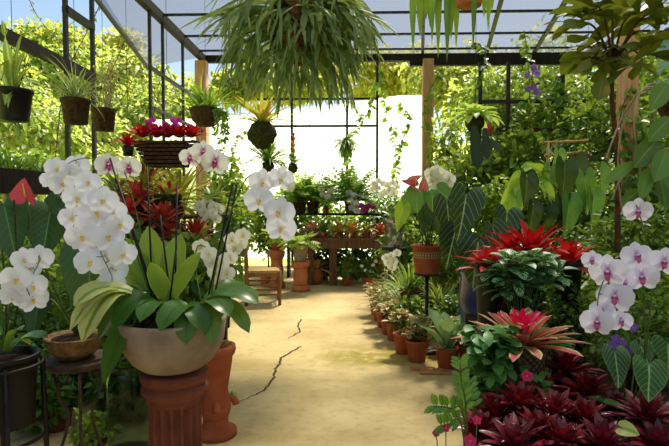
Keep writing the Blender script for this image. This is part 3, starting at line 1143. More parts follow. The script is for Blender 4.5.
# strap leaves: start pixel, tip pixel, depths, width, arch, material
LV = [
    ((190, 318, 2.0), (186, 345, 1.84), .07, .05, 'strap'), ((205, 308, 2.0), (258, 304, 1.93), .075, .03, 'strap'),
    ((212, 312, 2.0), (249, 333, 1.88), .05, .035, 'strap'), ((212, 310, 2.05), (212, 345, 1.83), .055, .045, 'strap'),
    ((198, 322, 2.0), (160, 331, 1.83), .075, .05, 'strap'), ((160, 315, 2.0), (113, 331, 1.86), .075, .06, 'strap'),
    ((155, 310, 2.0), (103, 384, 1.85), .07, .075, 'strap'), ((150, 308, 2.02), (98, 340, 1.95), .075, .06, 'strap'),
    ((150, 305, 2.1), (80, 296, 2.05), .075, .045, 'strap'), ((130, 302, 2.0), (74, 306, 1.86), .085, .035, 'strap_pale'),
    ((128, 304, 1.98), (82, 342, 1.84), .085, .06, 'strap_pale'), ((140, 300, 2.1), (96, 280, 2.1), .07, .03, 'strap_pale'), ((132, 300, 1.97), (70, 330, 1.88), .075, .055, 'strap_pale'),
    ((175, 312, 2.05), (128, 292, 2.2), .085, .03, 'strap'), ((205, 310, 2.1), (247, 288, 2.25), .055, .03, 'strap'),
    ((180, 318, 1.98), (206, 333, 1.84), .06, .035, 'strap'), ((168, 318, 2.0), (140, 322, 1.84), .06, .04, 'strap'),
    ((172, 310, 2.1), (172, 282, 2.3), .07, .02, 'strap'), ((200, 318, 2.0), (230, 316, 1.85), .06, .04, 'strap'),
]
for (a, b, w, ar, mt) in LV:
    m = MB()
    m.leaf_to(at(a[0], a[1] - 8, a[2]), at(*b), w * 1.4, ar + .012, 'strap', .18, 10, 0, None, None, .04, 5)
    o = m.build('leaf', [mt], bowl, O)
    if mt == 'strap_pale':
        o['label'] = 'pale cream-green leaf'
# tall pointed yellow-green leaves that stand in the middle
for (a, b, w) in [((160, 305, 2.12), (148, 226, 2.2), .15), ((158, 305, 2.1), (126, 238, 2.15), .13), ((165, 305, 2.12), (181, 234, 2.2), .14), ((168, 306, 2.08), (201, 252, 2.05), .085),
                  ((163, 305, 2.16), (164, 240, 2.35), .13), ((170, 308, 2.06), (150, 262, 1.98), .1), ((165, 308, 2.1), (112, 268, 2.1), .1)]:
    m = MB()
    m.leaf_to(at(*a), at(*b), w * .78, .015, 'oval', .3, 9, 0, (0, -1, .25), None, .03, 5)
    m.build('leaf', ['upright'], bowl, O)['label'] = 'upright yellow-green pointed leaf'
for (a, b) in [((110, 158, 2.08), (157, 312, 2.04)), ((117, 180, 2.06), (160, 312, 2.02)), ((147, 166, 2.12), (153, 308, 2.08)), ((177, 184, 2.15), (175, 312, 2.1)), ((233, 183, 1.98), (205, 312, 2.03)),
               ((237, 184, 2.0), (211, 314, 2.04)), ((160, 215, 2.1), (172, 310, 2.1)), ((176, 250, 2.0), (168, 316, 2.0))]:
    m = MB(); m.tube([at(*b), at(*a)], .0038, 6)
    m.build('stake', ['stake'], bowl, O)


def FP(lst, Y, size, dy=.05):
    return [(at(x, y, Y + U(-dy, dy)), size * (U(.94, 1.06) if not z else z[0])) for x, y, *z in lst]


FS = .116
spike(bowl, O, [at(156, 312, 2.04), at(128, 230, 2.06), at(108, 182, 2.04), at(96, 186, 2.0), at(92, 220, 1.97), at(100, 250, 1.95), at(112, 276, 1.94)],
      FP([(88, 182, .8), (78, 198), (103, 200), (72, 217, .9), (92, 222), (113, 212, .9), (82, 236), (108, 236), (96, 249), (120, 224, .85), (90, 262), (114, 270), (123, 254, .9), (106, 258), (97, 212), (112, 283, .85)], 1.97, FS), 'white')
spike(bowl, O, [at(152, 312, 2.1), at(132, 230, 2.25), at(100, 165, 2.35), at(76, 160, 2.35), at(58, 172, 2.33)],
      FP([(57, 168, .9), (78, 165, .9), (62, 183, 1), (69, 171, .8), (50, 180, .75)], 2.33, FS), 'white')
spike(bowl, O, [at(150, 310, 2.12), at(140, 230, 2.25), at(122, 166, 2.3), at(108, 165, 2.3)], FP([(108, 165), (129, 168)], 2.28, FS * .95), 'magenta')
spike(bowl, O, [at(175, 312, 2.1), at(180, 230, 2.3), at(196, 178, 2.35), at(214, 160, 2.35)], FP([(190, 158, .85), (203, 152, .9), (215, 162, 1.05)], 2.33, FS), 'magenta')
spike(bowl, O, [at(208, 312, 2.03), at(222, 240, 2.0), at(243, 184, 1.97), at(262, 172, 1.97), at(284, 186, 1.97), at(284, 236, 1.95)],
      FP([(262, 182, 1), (281, 179, .95), (259, 200, 1.1), (279, 212, 1.15), (281, 228, 1.1)], 1.9, FS * .88, .03), 'white')
o = MB(); o.ball(at(291, 187, 1.93), .014, 8, 6, 0, 0, (1, 1, 1.25)); o.build('flower_bud', ['cream_petal'], bowl, O)
spike(bowl, O, [at(203, 312, 2.12), at(196, 270, 2.25), at(198, 246, 2.3), at(212, 252, 2.3), at(224, 272, 2.25)],
      FP([(201, 247), (209, 254), (213, 262), (230, 258), (222, 262), (227, 273), (216, 272), (228, 284), (219, 281)], 2.27, .076), 'cream')
spike(bowl, O, [at(207, 312, 2.15), at(226, 270, 2.4), at(240, 234, 2.5)], FP([(232, 240), (243, 235), (235, 248), (240, 243)], 2.47, .078), 'cream')

# terracotta urn behind the column
P = floor_at(214, 446); P = at(216, 440, 2.95)
zu = Z(346, 2.95)
ur = thing('scroll_urn', 'tall terracotta urn stand with scroll feet close behind the fluted column', 'urn', (P.x, P.y, 0))
m = MB(); m.lathe([(0, 0), (.12, 0), (.12, .03), (.09, .045), (.075, .06), (.07, .1)], (0, 0, 0), 28); m.build('foot', ['terra'], ur)
m = MB(); m.lathe([(.07, .1), (.085, .14), (.09, .19), (.075, .24), (.07, .27), (.082, .34), (.095, .42), (.1, zu - .06), (.112, zu - .05), (.118, zu - .03), (.116, zu), (.1, zu), (.09, zu - .05), (0, zu - .05)], (0, 0, 0), 28); m.build('body', ['terra'], ur)
for kq in range(4):
    a = kq * PI / 2 + .3
    m = MB()
    pts = []
    for i in range(16):
        q = i / 15 * 4.6
        r_ = .045 * (1 - i / 22)
        pts.append(V((math.cos(a) * (.085 + r_ * math.cos(q) * .7), math.sin(a) * (.085 + r_ * math.cos(q) * .7), .17 + r_ * math.sin(q))))
    m.tube(pts, [.022, .012], 8)
    m.build('scroll', ['terra'], ur)
t = thing('trailing_sprig', 'small green sprig in the top of the scroll urn under the bowl edge', 'plant', (P.x, P.y, zu - .05))
m = MB()
for i in range(26):
    d = rand_dir(); d.z = abs(d.z) * .8
    m.tube([V((0, 0, 0)), d * .07 + V((0, 0, .03))], .0015, 3)
    m.diamond(d * .07 + V((0, 0, .03)), d, V((0, 0, 1)), .035, .02, 0)
m.build('foliage', ['shrub_a'], t)
t = thing('floor_weed', 'tiny weed on the concrete beside the scroll urn', 'weed', floor_at(230, 398))
m = MB()
for i in range(9):
    a = U(0, 6.28)
    m.leaf((0, 0, 0), a, U(.3, 1), .07, .02, .4, 'lance', .2, 4)
m.build('foliage', ['shrub_a'], t)

# glass jar
P = at(130, 440, 2.74)
zj = Z(364, 2.74)
jar = thing('glass_jar', 'tall clear glass jar on the floor below the stone bowl', 'jar', (P.x, P.y, 0))
m = MB()
R_ = .125
m.lathe([(0, .004), (R_ - .02, .004), (R_, .03), (R_, zj - .08), (R_ - .015, zj - .04), (R_ - .02, zj - .012), (R_ - .012, zj), (R_ - .02, zj + .003), (R_ - .026, zj - .012), (R_ - .021, zj - .04), (R_ - .006, zj - .082), (R_ - .006, .034), (R_ - .024, .012), (0, .012)], (0, 0, 0), 40)
m.build('glass_body', ['glass'], jar)

# black bucket on a ring stand with a white orchid
P = at(4, 400, 2.2)
zb1, zb0 = Z(357, 2.2), Z(428, 2.2)
OB = V((P.x, P.y, 0))
stand = thing('ring_stand', 'black metal ring stand holding the dark bucket of the small white orchid', 'plant stand', OB)
for kq in range(4):
    a = kq * PI / 2 + .65
    m = MB(); m.bar((.165 * math.cos(a), .165 * math.sin(a), 0), (.15 * math.cos(a), .15 * math.sin(a), zb1 - .03), .016); m.build('leg', ['iron'], stand)
for z, nm in ((zb0 - .06, 'brace_ring'), (zb1 - .045, 'top_ring')):
    m = MB(); m.tube([V((.153 * math.cos(q * .2618), .153 * math.sin(q * .2618), z)) for q in range(24)], .008, 6, 0, True); m.build(nm, ['iron'], stand)
m = MB()
for a in (.65, .65 + PI / 2):
    m.bar((.155 * math.cos(a), .155 * math.sin(a), zb0 - .012), (-.155 * math.cos(a), -.155 * math.sin(a), zb0 - .012), .014)
m.build('cross_bar', ['iron'], stand)
OB2 = OB + V((0, 0, zb0))
bk = thing('bucket_orchid', 'black bucket with a small white orchid and dark stems', 'potted plant', OB2)
pot(bk, .143, zb1 - zb0, 'black', 0, .82, True, .1)
for (a, b, w) in [((8, 352, 2.2), (48, 338, 2.1), .06), ((5, 352, 2.2), (-28, 335, 2.1), .06), ((6, 352, 2.2), (22, 330, 2.05), .055), ((8, 352, 2.2), (30, 345, 2.35), .05)]:
    m = MB(); m.leaf_to(at(*a), at(*b), w, .04, 'strap', .2, 8); m.build('leaf', ['strap'], bk, OB2)
spike(bk, OB2, [at(8, 352, 2.2), at(10, 300, 2.25), at(24, 262, 2.2), at(40, 258, 2.15), at(30, 280, 2.1)], FP([(39, 258), (24, 259, .85), (30, 268, .8)], 2.14, FS * 1.0), 'white')
spike(bk, OB2, [at(6, 352, 2.2), at(2, 310, 2.2), at(8, 280, 2.15), at(20, 276, 2.1), at(30, 296, 2.06)], FP([(16, 279), (33, 286), (13, 296, .9), (33, 299), (22, 290, .9)], 2.08, FS * 1.0), 'white')
for (x, y) in ((2, 250), (14, 200)):
    m = MB(); m.tube(bez([at(6, 352, 2.22), at(x + 4, 300, 2.24), at(x, y, 2.3)], 5), .004, 5); m.build('bare_stem', ['stem_dark'], bk, OB2)

# iron plant stand with wicker bowl and the dark heart-leaf plant
P = at(80, 400, 2.45)
zs = Z(360, 2.45)
st = thing('scroll_plant_stand', 'rusty iron plant stand with scroll legs under the wicker bowl', 'plant stand', (P.x, P.y, 0))
m = MB(); m.lathe([(0, zs - .03), (.15, zs - .03), (.155, zs - .02), (.155, zs - .002), (.15, zs), (0, zs)], (0, 0, 0), 30); m.build('top', ['rust'], st)
for kq in range(3):
    a = -PI / 2 + .5 + kq * 2 * PI / 3
    d = V((math.cos(a), math.sin(a), 0))
    m = MB()
    m.tube(bez([d * .14 + V((0, 0, zs - .03)), d * .1 + V((0, 0, zs - .2)), d * .06 + V((0, 0, zs * .5)), d * .1 + V((0, 0, .15)), d * .17 + V((0, 0, 0.006))], 6), .007, 6)
    leg = m.build('leg', ['rust'], st)
    m = MB()
    sc = []
    for i in range(22):
        q = i / 21 * 8.5; r_ = .055 * (1 - i / 25)
        sc.append(d * (.11 + r_ * math.cos(q) * .9 - .02) + V((0, 0, zs - .1 + r_ * math.sin(q))))
    m.tube(sc, .0055, 6)
    m.build('scroll', ['rust'], leg)
OA = V((P.x - .02, P.y, zs))
an = thing('dark_heart_plant', 'wicker bowl with large dark green heart leaves and one red spathe', 'potted plant', OA)
m = MB(); m.lathe([(0, .003), (.07, .003), (.11, .04), (.13, .1), (.136, .105), (.13, .112), (.118, .1), (0, .085)], (0, 0, 0), 28); m.build('bowl', ['wicker'], an)
m = MB(); m.lathe([(.118, .094), (.06, .11), (0, .115)], (0, 0, 0), 18); m.build('soil', ['soil'], an)
ab = at(78, 335, 2.45)
for (j, tip, w, nm) in [((50, 213, 2.45), (40, 262, 2.36), .21, (.2, -.8, .6)), ((92, 247, 2.3), (84, 336, 2.22), .24, (.15, -.9, .35)), ((4, 205, 2.4), (16, 262, 2.3), .2, (.3, -.8, .4)),
                        ((62, 200, 2.6), (70, 248, 2.55), .18, (-.2, -.8, .5)), ((40, 300, 2.5), (30, 338, 2.4), .14, (0, -.8, .5)), ((100, 300, 2.5), (118, 340, 2.5), .14, (.1, -.8, .5))]:
    stalk_leaf(an, OA, ab + V((U(-.02, .02), U(-.02, .02), 0)), at(*j), at(*tip), w, 'dark_heart', nm, HEART, .12, .005, 'leaf', 'stem')
fb = MB(); q0, q1 = at(27, 199, 2.35), at(26, 176, 2.33)
fb.tube(bez([ab, at(40, 270, 2.4), q0], 6), .004, 5)
sp = fb.build('flower_stalk', ['stem'], an, OA)
m = MB(); m.heart(q0, q1 - q0, (0, -1, .1), .1, .12, -.1, .5, 0, HEART); m.build('spathe', ['spathe'], sp, OA)
m = MB(); m.tube([q0 + V((0, -.01, .01)), q0 + V((0, -.03, .07))], [.006, .003], 6); m.build('spadix', ['yellow_lip'], sp, OA)
# shaded plants on the floor behind the stands and the jar
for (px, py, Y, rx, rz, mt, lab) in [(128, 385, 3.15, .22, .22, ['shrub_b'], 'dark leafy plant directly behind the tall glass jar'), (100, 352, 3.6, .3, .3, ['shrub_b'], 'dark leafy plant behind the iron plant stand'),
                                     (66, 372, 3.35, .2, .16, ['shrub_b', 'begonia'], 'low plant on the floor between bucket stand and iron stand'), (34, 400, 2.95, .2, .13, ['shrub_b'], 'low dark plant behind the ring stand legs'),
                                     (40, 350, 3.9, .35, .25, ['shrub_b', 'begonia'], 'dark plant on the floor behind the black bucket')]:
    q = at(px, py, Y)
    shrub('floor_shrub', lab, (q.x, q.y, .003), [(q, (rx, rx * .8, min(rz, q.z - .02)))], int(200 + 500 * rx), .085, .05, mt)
for (px, py, a_, lab) in [(64, 376, .3, 'reddish brick lying on the floor between the plant stands'), (44, 412, -.4, 'worn brick on the floor just behind the ring stand')]:
    q = floor_at(px, py)
    t = thing('loose_brick', lab, 'brick', q)
    t.rotation_euler.z = a_
    m = MB(); m.box((-.11, -.055, .002), (.11, .055, .07)); m.build('body', ['terra_old'], t, None, False)
# leafy pot on the floor between the stands
for (px, py, Y, r_, h, mt, lab, mp) in [(58, 425, 3.0, .09, .14, ['shrub_b'], 'small dark leafy plant on the floor between the two plant stands', 'terra_old'), (92, 432, 2.62, .07, .1, ['shrub_a'], 'little bushy plant on the floor beside the glass jar', 'terra_old')]:
    q = at(px, py, Y); q.z = 0
    t = thing('floor_plant', lab, 'potted plant', q)
    pot(t, r_, h, mp)
    m = MB(); cloud(m, (0, 0, h + .07), (.11, .1, .1), 130, .05, .03); m.build('foliage', mt, t)


# ------------------------------------------------------------------ tiered rack of bromeliads behind the stone bowl
def rack(name, label, x0, x1, y0, y1, z, mat='dark_wood'):
    t = thing(name, label, 'plant rack', ((x0 + x1) / 2, (y0 + y1) / 2, 0))
    cx, cy = (x0 + x1) / 2, (y0 + y1) / 2
    m = MB()
    nb = 5
    for i in range(nb):
        a = y0 - cy + (y1 - y0) * i / nb
        m.box((x0 - cx, a + .01, z - .03), (x1 - cx, a + (y1 - y0) / nb - .01, z))
    m.build('top', [mat], t, None, False)
    for sx in (x0 - cx + .03, x1 - cx - .03):
        for sy in (y0 - cy + .03, y1 - cy - .03):
            m = MB(); m.bar((sx, sy, 0), (sx, sy, z - .03), .05); m.build('leg', [mat], t, None, False)
    return t


a0, a1 = at(105, 250, 4.3), at(215, 250, 4.3)
rack('slatted_rack', 'low dark slatted rack under the red bromeliads', a0.x, a1.x, 4.0, 4.75, .92)
a2 = at(222, 250, 5.2)
rack('slatted_rack', 'taller dark slatted rack under the yellow spiky bromeliads', a0.x - .35, a2.x, 4.85, 5.55, 1.22)
LB = [
    # px, py(centre), Y, z of rack, n, L, W, mats, label
    (128, 212, 4.35, .66, 24, .36, .05, ['brom_rust', 'brom_red'], 'red spiky bromeliad on the low rack just behind the upright yellow-green leaves'),
    (163, 218, 4.25, .66, 26, .34, .05, ['brom_rust', 'brom_orange'], 'orange-red bromeliad star in the middle of the low rack'),
    (196, 236, 4.3, .66, 26, .32, .045, ['brom_rust'], 'dark red bromeliad at the path end of the low rack'),
    (145, 240, 4.2, .66, 18, .24, .045, ['brom_maroon'], 'maroon bromeliad low on the rack between the black stakes'),
    (182, 246, 4.15, .66, 18, .24, .045, ['brom_orange'], 'small orange bromeliad low on the rack near the cream orchids'),
    (146, 186, 5.15, .92, 30, .6, .06, ['brom_yellow', 'brom_orange'], 'tall olive-yellow spiky bromeliad behind the low rack with an orange heart'),
    (178, 200, 5.1, .92, 36, .62, .055, ['brom_yellow'], 'large yellow fountain-like bromeliad below the hanging slat basket'),
    (116, 192, 5.2, .92, 22, .42, .05, ['brom_green', 'brom_red'], 'green bromeliad with red heart behind the magenta-lipped orchids'),
    (133, 232, 4.15, .66, 20, .26, .045, ['brom_green', 'brom_orange'], 'green and orange bromeliad at the anthurium end of the low rack'),
    (172, 236, 4.08, .66, 24, .3, .045, ['brom_rust', 'brom_orange'], 'small rusty red bromeliad right behind the tall stakes in the bowl'),
    (168, 192, 4.6, .66, 22, .34, .05, ['brom_yellow', 'brom_red'], 'yellow bromeliad with a red heart between the two racks'),
    (138, 196, 4.58, .66, 26, .36, .05, ['brom_rust'], 'deep rusty red bromeliad between the two racks under the slat basket'),
    (214, 200, 5.2, .92, 20, .36, .05, ['brom_green'], 'green bromeliad at the path end of the taller rack'),
]
for (px, py, Y, z, n, L, W, mats, lab) in LB:
    c = at(px, py, Y)
    z = .92 if z < .7 else 1.22
    h = max(.12, c.z - z)
    bromeliad('potted_bromeliad', lab, (c.x, c.y, z), (min(.12, h * .45), h - .02, 'moss', .7), n, L, W, mats, 'bromeliads on the dark racks', 'potted plant', p_out=-.25, bend=.55)
c = at(208, 225, 4.95); c.z = 1.22
t = thing('far_orchid', 'small pot of white orchids on the taller rack beyond the bowl', 'potted plant', c)
pot(t, .07, .12, 'terra')
spike(t, c, [c + V((0, 0, .1)), at(203, 212, 4.9), at(209, 202, 4.85)], FP([(200, 206), (207, 203), (214, 207), (204, 212), (212, 214), (219, 209)], 4.85, .11), 'cream')
spike(t, c, [c + V((0, 0, .1)), at(214, 215, 4.9), at(210, 210, 4.85)], FP([(208, 218), (216, 219)], 4.85, .11), 'cream')
m = MB(); rosette(m, (0, 0, .11), 8, .22, .06, .9, .3, .6, 'strap'); m.build('foliage', ['strap'], t)
# leafy shrubs that fill the ground under the racks
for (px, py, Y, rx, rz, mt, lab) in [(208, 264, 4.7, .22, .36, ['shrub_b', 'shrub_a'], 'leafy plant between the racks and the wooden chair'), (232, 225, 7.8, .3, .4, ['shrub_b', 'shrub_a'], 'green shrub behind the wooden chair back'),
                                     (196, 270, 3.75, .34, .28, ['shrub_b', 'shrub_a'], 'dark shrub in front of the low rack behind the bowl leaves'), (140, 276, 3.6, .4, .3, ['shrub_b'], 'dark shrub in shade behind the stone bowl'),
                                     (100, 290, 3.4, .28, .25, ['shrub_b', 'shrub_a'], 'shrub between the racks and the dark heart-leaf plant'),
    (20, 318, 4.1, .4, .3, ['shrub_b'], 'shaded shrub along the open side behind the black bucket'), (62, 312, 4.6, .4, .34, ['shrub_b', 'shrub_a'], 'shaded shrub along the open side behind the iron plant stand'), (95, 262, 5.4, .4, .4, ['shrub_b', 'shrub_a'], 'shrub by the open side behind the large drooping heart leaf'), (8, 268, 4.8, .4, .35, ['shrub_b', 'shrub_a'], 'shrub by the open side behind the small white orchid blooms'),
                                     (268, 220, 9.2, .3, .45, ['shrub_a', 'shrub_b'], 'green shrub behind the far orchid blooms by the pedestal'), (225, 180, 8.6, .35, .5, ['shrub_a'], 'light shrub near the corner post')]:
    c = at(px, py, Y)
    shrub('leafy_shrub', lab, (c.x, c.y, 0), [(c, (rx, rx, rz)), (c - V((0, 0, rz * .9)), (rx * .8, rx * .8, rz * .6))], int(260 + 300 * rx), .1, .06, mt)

# ------------------------------------------------------------------ wooden chair with rush seat
P = at(263, 285, 6.9)
ch = thing('wooden_chair', 'brown wooden chair with a pale woven rush seat on the concrete', 'chair', (P.x, P.y, 0))
ch.rotation_euler.z = math.radians(10)
W2, D2, SH, BHt = .215, .2, .45, .92
m = MB()
m.box((-W2, -D2, SH - .035), (W2, D2, SH - .012)); m.box((-W2 + .02, -D2 + .02, SH - .014), (W2 - .02, D2 - .02, SH + .004))
m.build('seat', ['rush'], ch, None, False)
for (x, y) in ((1, -1), (1, 1)):
    m = MB(); m.tube([(x * W2, y * D2, 0), (x * W2, y * D2, SH)], [.022, .026], 10); m.build('leg', ['chair_wood'], ch)
for y in (-1, 1):
    m = MB(); m.tube([(-W2, y * D2, 0), (-W2, y * D2, SH), (-W2 - .02, y * D2, BHt)], [.022, .025, .02], 10); m.build('leg', ['chair_wood'], ch)
for zz in (.56, .68, .8):
    m = MB(); x = -W2 - .02 * (zz - SH) / (BHt - SH)
    m.bar((x, -D2, zz), (x, D2, zz), .02, .05); m.build('back_slat', ['chair_wood'], ch, None, False)
for zz in (.14, .27):
    for y in (-1, 1):
        m = MB(); m.tube([(-W2, y * D2, zz), (W2, y * D2, zz)], .012, 8); m.build('stretcher', ['chair_wood'], ch)
    for x in (-1, 1):
        m = MB(); m.tube([(x * W2, -D2, zz + .03), (x * W2, D2, zz + .03)], .012, 8); m.build('stretcher', ['chair_wood'], ch)
for y in (-1, 1):
    m = MB(); m.bar((-W2, y * D2, SH - .05), (W2, y * D2, SH - .05), .03, .05); m.build('rail', ['chair_wood'], ch, None, False)
m = MB(); m.bar((W2, -D2, SH - .05), (W2, D2, SH - .05), .03, .05); m.build('rail', ['chair_wood'], ch, None, False)

# ------------------------------------------------------------------ far end: pedestals, bench, shelf


def pedestal(px, py0, py1, Y, r, label):
    a = at(px, py1, Y); z = at(px, py0, Y).z
    t = thing('terracotta_pedestal', label, 'pedestal', (a.x, a.y, 0))
    m = MB(); m.lathe([(0, 0), (r, 0), (r * 1.02, z * .12), (r * .85, z * .16), (r * .78, z * .2), (0, z * .2)], (0, 0, 0), 28); m.build('foot', ['terra_pale'], t)
    m = MB(); m.lathe([(0, z * .2), (r * .74, z * .2), (r * .72, z * .3), (r * .78, z * .5), (r * .72, z * .7), (r * .76, z * .78), (0, z * .78)], (0, 0, 0), 28); m.build('drum', ['terra_pale'], t)
    m = MB(); m.lathe([(0, z * .78), (r * .8, z * .78), (r * .98, z * .86), (r * 1.0, z * .97), (r * .94, z), (0, z)], (0, 0, 0), 28); m.build('capital', ['terra_pale'], t)
    return a.x, a.y, z


x, y, z = pedestal(300.5, 261, 291, 7.85, .145, 'squat terracotta pedestal at the near corner of the far bench')
t = thing('lime_fern_pot', 'weathered pot with a lime green fern on the squat terracotta pedestal', 'potted plant', (x, y, z))
pot(t, .125, .25, 'stone', 0, .75)
m = MB(); fern_mass(m, (0, 0, .24), 34, .34, .09, (.3, 1.4), (.7, 1.6), 1.0, 10); m.build('foliage', ['fern_lime'], t)
x, y, z = pedestal(277, 250, 291, 8.1, .13, 'slender terracotta pedestal behind the wooden chair')
t = thing('pedestal_plant', 'small pot with pale lime leaves on the slender pedestal', 'potted plant', (x, y, z))
pot(t, .09, .1, 'terra', 0, .8)
m = MB(); cloud(m, (0, 0, .25), (.17, .17, .17), 160, .1, .06); m.build('foliage', ['fern_lime'], t)
P = at(266, 284, 8.3)
t = thing('round_pot', 'empty round terracotta pot low behind the chair legs', 'pot', (P.x, P.y, 0)); pot(t, .1, .18, 'terra_pale')
P = at(316, 282, 8.5); P.z = 0
t = thing('bromeliad_pot', 'round terracotta pot with a coral spreading bromeliad beside the squat pedestal', 'potted plant', P)
m = MB(); m.lathe([(0, 0), (.08, 0), (.115, .06), (.12, .14), (.1, .2), (.115, .22), (.12, .26), (.11, .26), (.1, .22), (0, .22)], (0, 0, 0), 26); m.build('pot', ['terra'], t)
m = MB(); rosette(m, (0, 0, .24), 22, .36, .05, 1.3, .1, .7); m.build('foliage', ['brom_mix'], t)

# bench
YB = 8.3
b0, b1 = at(305, 240, YB), at(388, 240, YB)
zt_ = at(340, 238, YB).z
cx, cyb = (b0.x + b1.x) / 2, YB + .28
bn = thing('wooden_bench', 'rough brown wooden bench table of potted bromeliads against the back frame', 'bench', (cx, cyb, 0))
hw = (b1.x - b0.x) / 2
for i in range(3):
    m = MB(); m.box((-hw, -.28 + i * .19, zt_ - .05), (hw, -.1 + i * .19, zt_)); m.build('plank', ['bench_wood'], bn, None, False)
m = MB(); m.box((-hw + .03, -.26, zt_ - .17), (hw - .03, -.22, zt_ - .05)); m.build('apron', ['bench_wood'], bn, None, False)
lx = at(333, 260, YB).x - cx
for (x, w) in ((lx, .12), (hw - .1, .09), (-hw + .08, .09)):
    for y in (-.18, .2):
        m = MB(); m.box((x - w / 2, y - w / 2, 0), (x + w / 2, y + w / 2, zt_ - .05)); m.build('leg', ['bench_wood'], bn, None, False)
for (px, mats, L, n, lab) in [(314, ['brom_pink'], .36, 18, 'pink and green bromeliad at the pedestal end of the wooden bench'), (324, ['brom_green'], .36, 16, 'broad green bromeliad second from the pedestal end of the bench'),
                              (339, ['brom_mix'], .33, 18, 'coral and yellow bromeliad over the thick bench leg'), (352, ['brom_mix', 'brom_yellow'], .33, 18, 'yellow-hearted bromeliad in the middle of the wooden bench'),
                              (366, ['brom_yellow', 'brom_orange'], .3, 18, 'yellow bromeliad with orange heart near the magenta orchid'), (380, ['brom_orange'], .3, 16, 'orange bromeliad at the far end of the wooden bench')]:
    a = at(px, 236, YB + .2)
    bromeliad('bench_bromeliad', lab, (a.x, YB + U(.12, .3), zt_), (.08, .09, 'terra', .75), n, L, .06, mats, 'bromeliads on the wooden bench', 'potted plant', p_out=-.1)
for (px, Y, r, h, mt, fo, lab, fr) in [(347, 8.35, .09, .16, 'terra', ['shrub_a', 'out_b'], 'orange terracotta pot of light green leaves on the floor under the bench', .15),
                                       (369, 8.2, .1, .15, 'pinkpot', ['shrub_b'], 'bright pink pot with dark leaves on the floor under the bench', .14)]:
    a = at(px, 285, Y); a.z = 0
    t = thing('floor_pot', lab, 'potted plant', a)
    pot(t, r, h, mt, 0, .7)
    m = MB(); cloud(m, (0, 0, h + .14), (.17, .15, fr), 150, .09, .055, 0, .3, .3, .6, len(fo)); m.build('foliage', fo, t)
    if mt == 'pinkpot':
        for q in range(5):
            flower(t, t.location, a + V((U(-.12, .12), -.12, h + U(.1, .28))), .06, 'cream')
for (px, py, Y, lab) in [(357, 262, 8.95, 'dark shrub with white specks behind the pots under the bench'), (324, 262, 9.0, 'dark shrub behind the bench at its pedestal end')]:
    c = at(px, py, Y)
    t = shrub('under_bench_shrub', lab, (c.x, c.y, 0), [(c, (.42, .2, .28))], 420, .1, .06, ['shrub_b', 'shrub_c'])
# shelf rail at the back
YS = 9.3
s0, s1 = at(287, 213, YS), at(379, 213, YS)
sh = thing('iron_shelf', 'narrow black iron shelf of ferns behind the wooden bench', 'shelf', ((s0.x + s1.x) / 2, YS, 0))
hw = (s1.x - s0.x) / 2
zs_ = s0.z
for i in range(3):
    m = MB(); m.box((-hw, -.15 + i * .1, zs_ - .04), (hw, -.07 + i * .1, zs_)); m.build('slat', ['iron'], sh, None, False)
for x in (-hw + .03, hw - .03):
    for y in (-.11, .09):
        m = MB(); m.bar((x, y, 0), (x, y, zs_ - .04), .04); m.build('leg', ['iron'], sh, None, False)
for (px, L, n, mt, lab) in [(300, .72, 40, 'fern', 'fern on the iron shelf nearest the far pedestals'), (313, .75, 46, 'fern', 'large arching fern in a basket on the iron shelf over the bench end'), (351, .85, 60, 'fern_deep', 'biggest dark arching fern in the middle of the iron shelf')]:
    a = at(px, 212, YS - .02)
    t = thing('shelf_fern', lab, 'potted fern', (a.x, YS - .02, zs_))
    pot(t, .12, .2, 'basket', 0, .75)
    m = MB(); fern_mass(m, (0, 0, .19), n, L, .09, (.3, 1.45), (.7, 1.6), 1.0, 12); m.build('foliage', [mt], t)
for (px, fl, kind, lab) in [(326, [(321, 189), (326, 187), (331, 191), (323, 195), (328, 197)], 'cream', 'white orchid between the two ferns of the iron shelf'),
                            (352, [(349, 193), (354, 196), (350, 201), (356, 203), (352, 208), (357, 211)], 'white', 'white orchid hanging low in front of the dark fern'),
                            (366, [(361, 206), (366, 208), (370, 206), (374, 207), (364, 210)], 'pinkmoth', 'magenta orchid at the far end of the iron shelf')]:
    a = at(px, 212, YS - .1)
    base = V((a.x, YS - .1, zs_))
    t = thing('shelf_orchid', lab, 'potted plant', base)
    pot(t, .06, .1, 'terra')
    spike(t, base, [base + V((0, 0, .09)), at(px - 3, fl[0][1] - 2, YS - .2), at(*fl[0], YS - .3), at(*fl[-1], YS - .3)], FP(fl, YS - .3, .13), kind)
    m = MB(); rosette(m, (0, 0, .09), 7, .2, .06, .8, .2, .7, 'strap'); m.build('foliage', ['strap'], t)
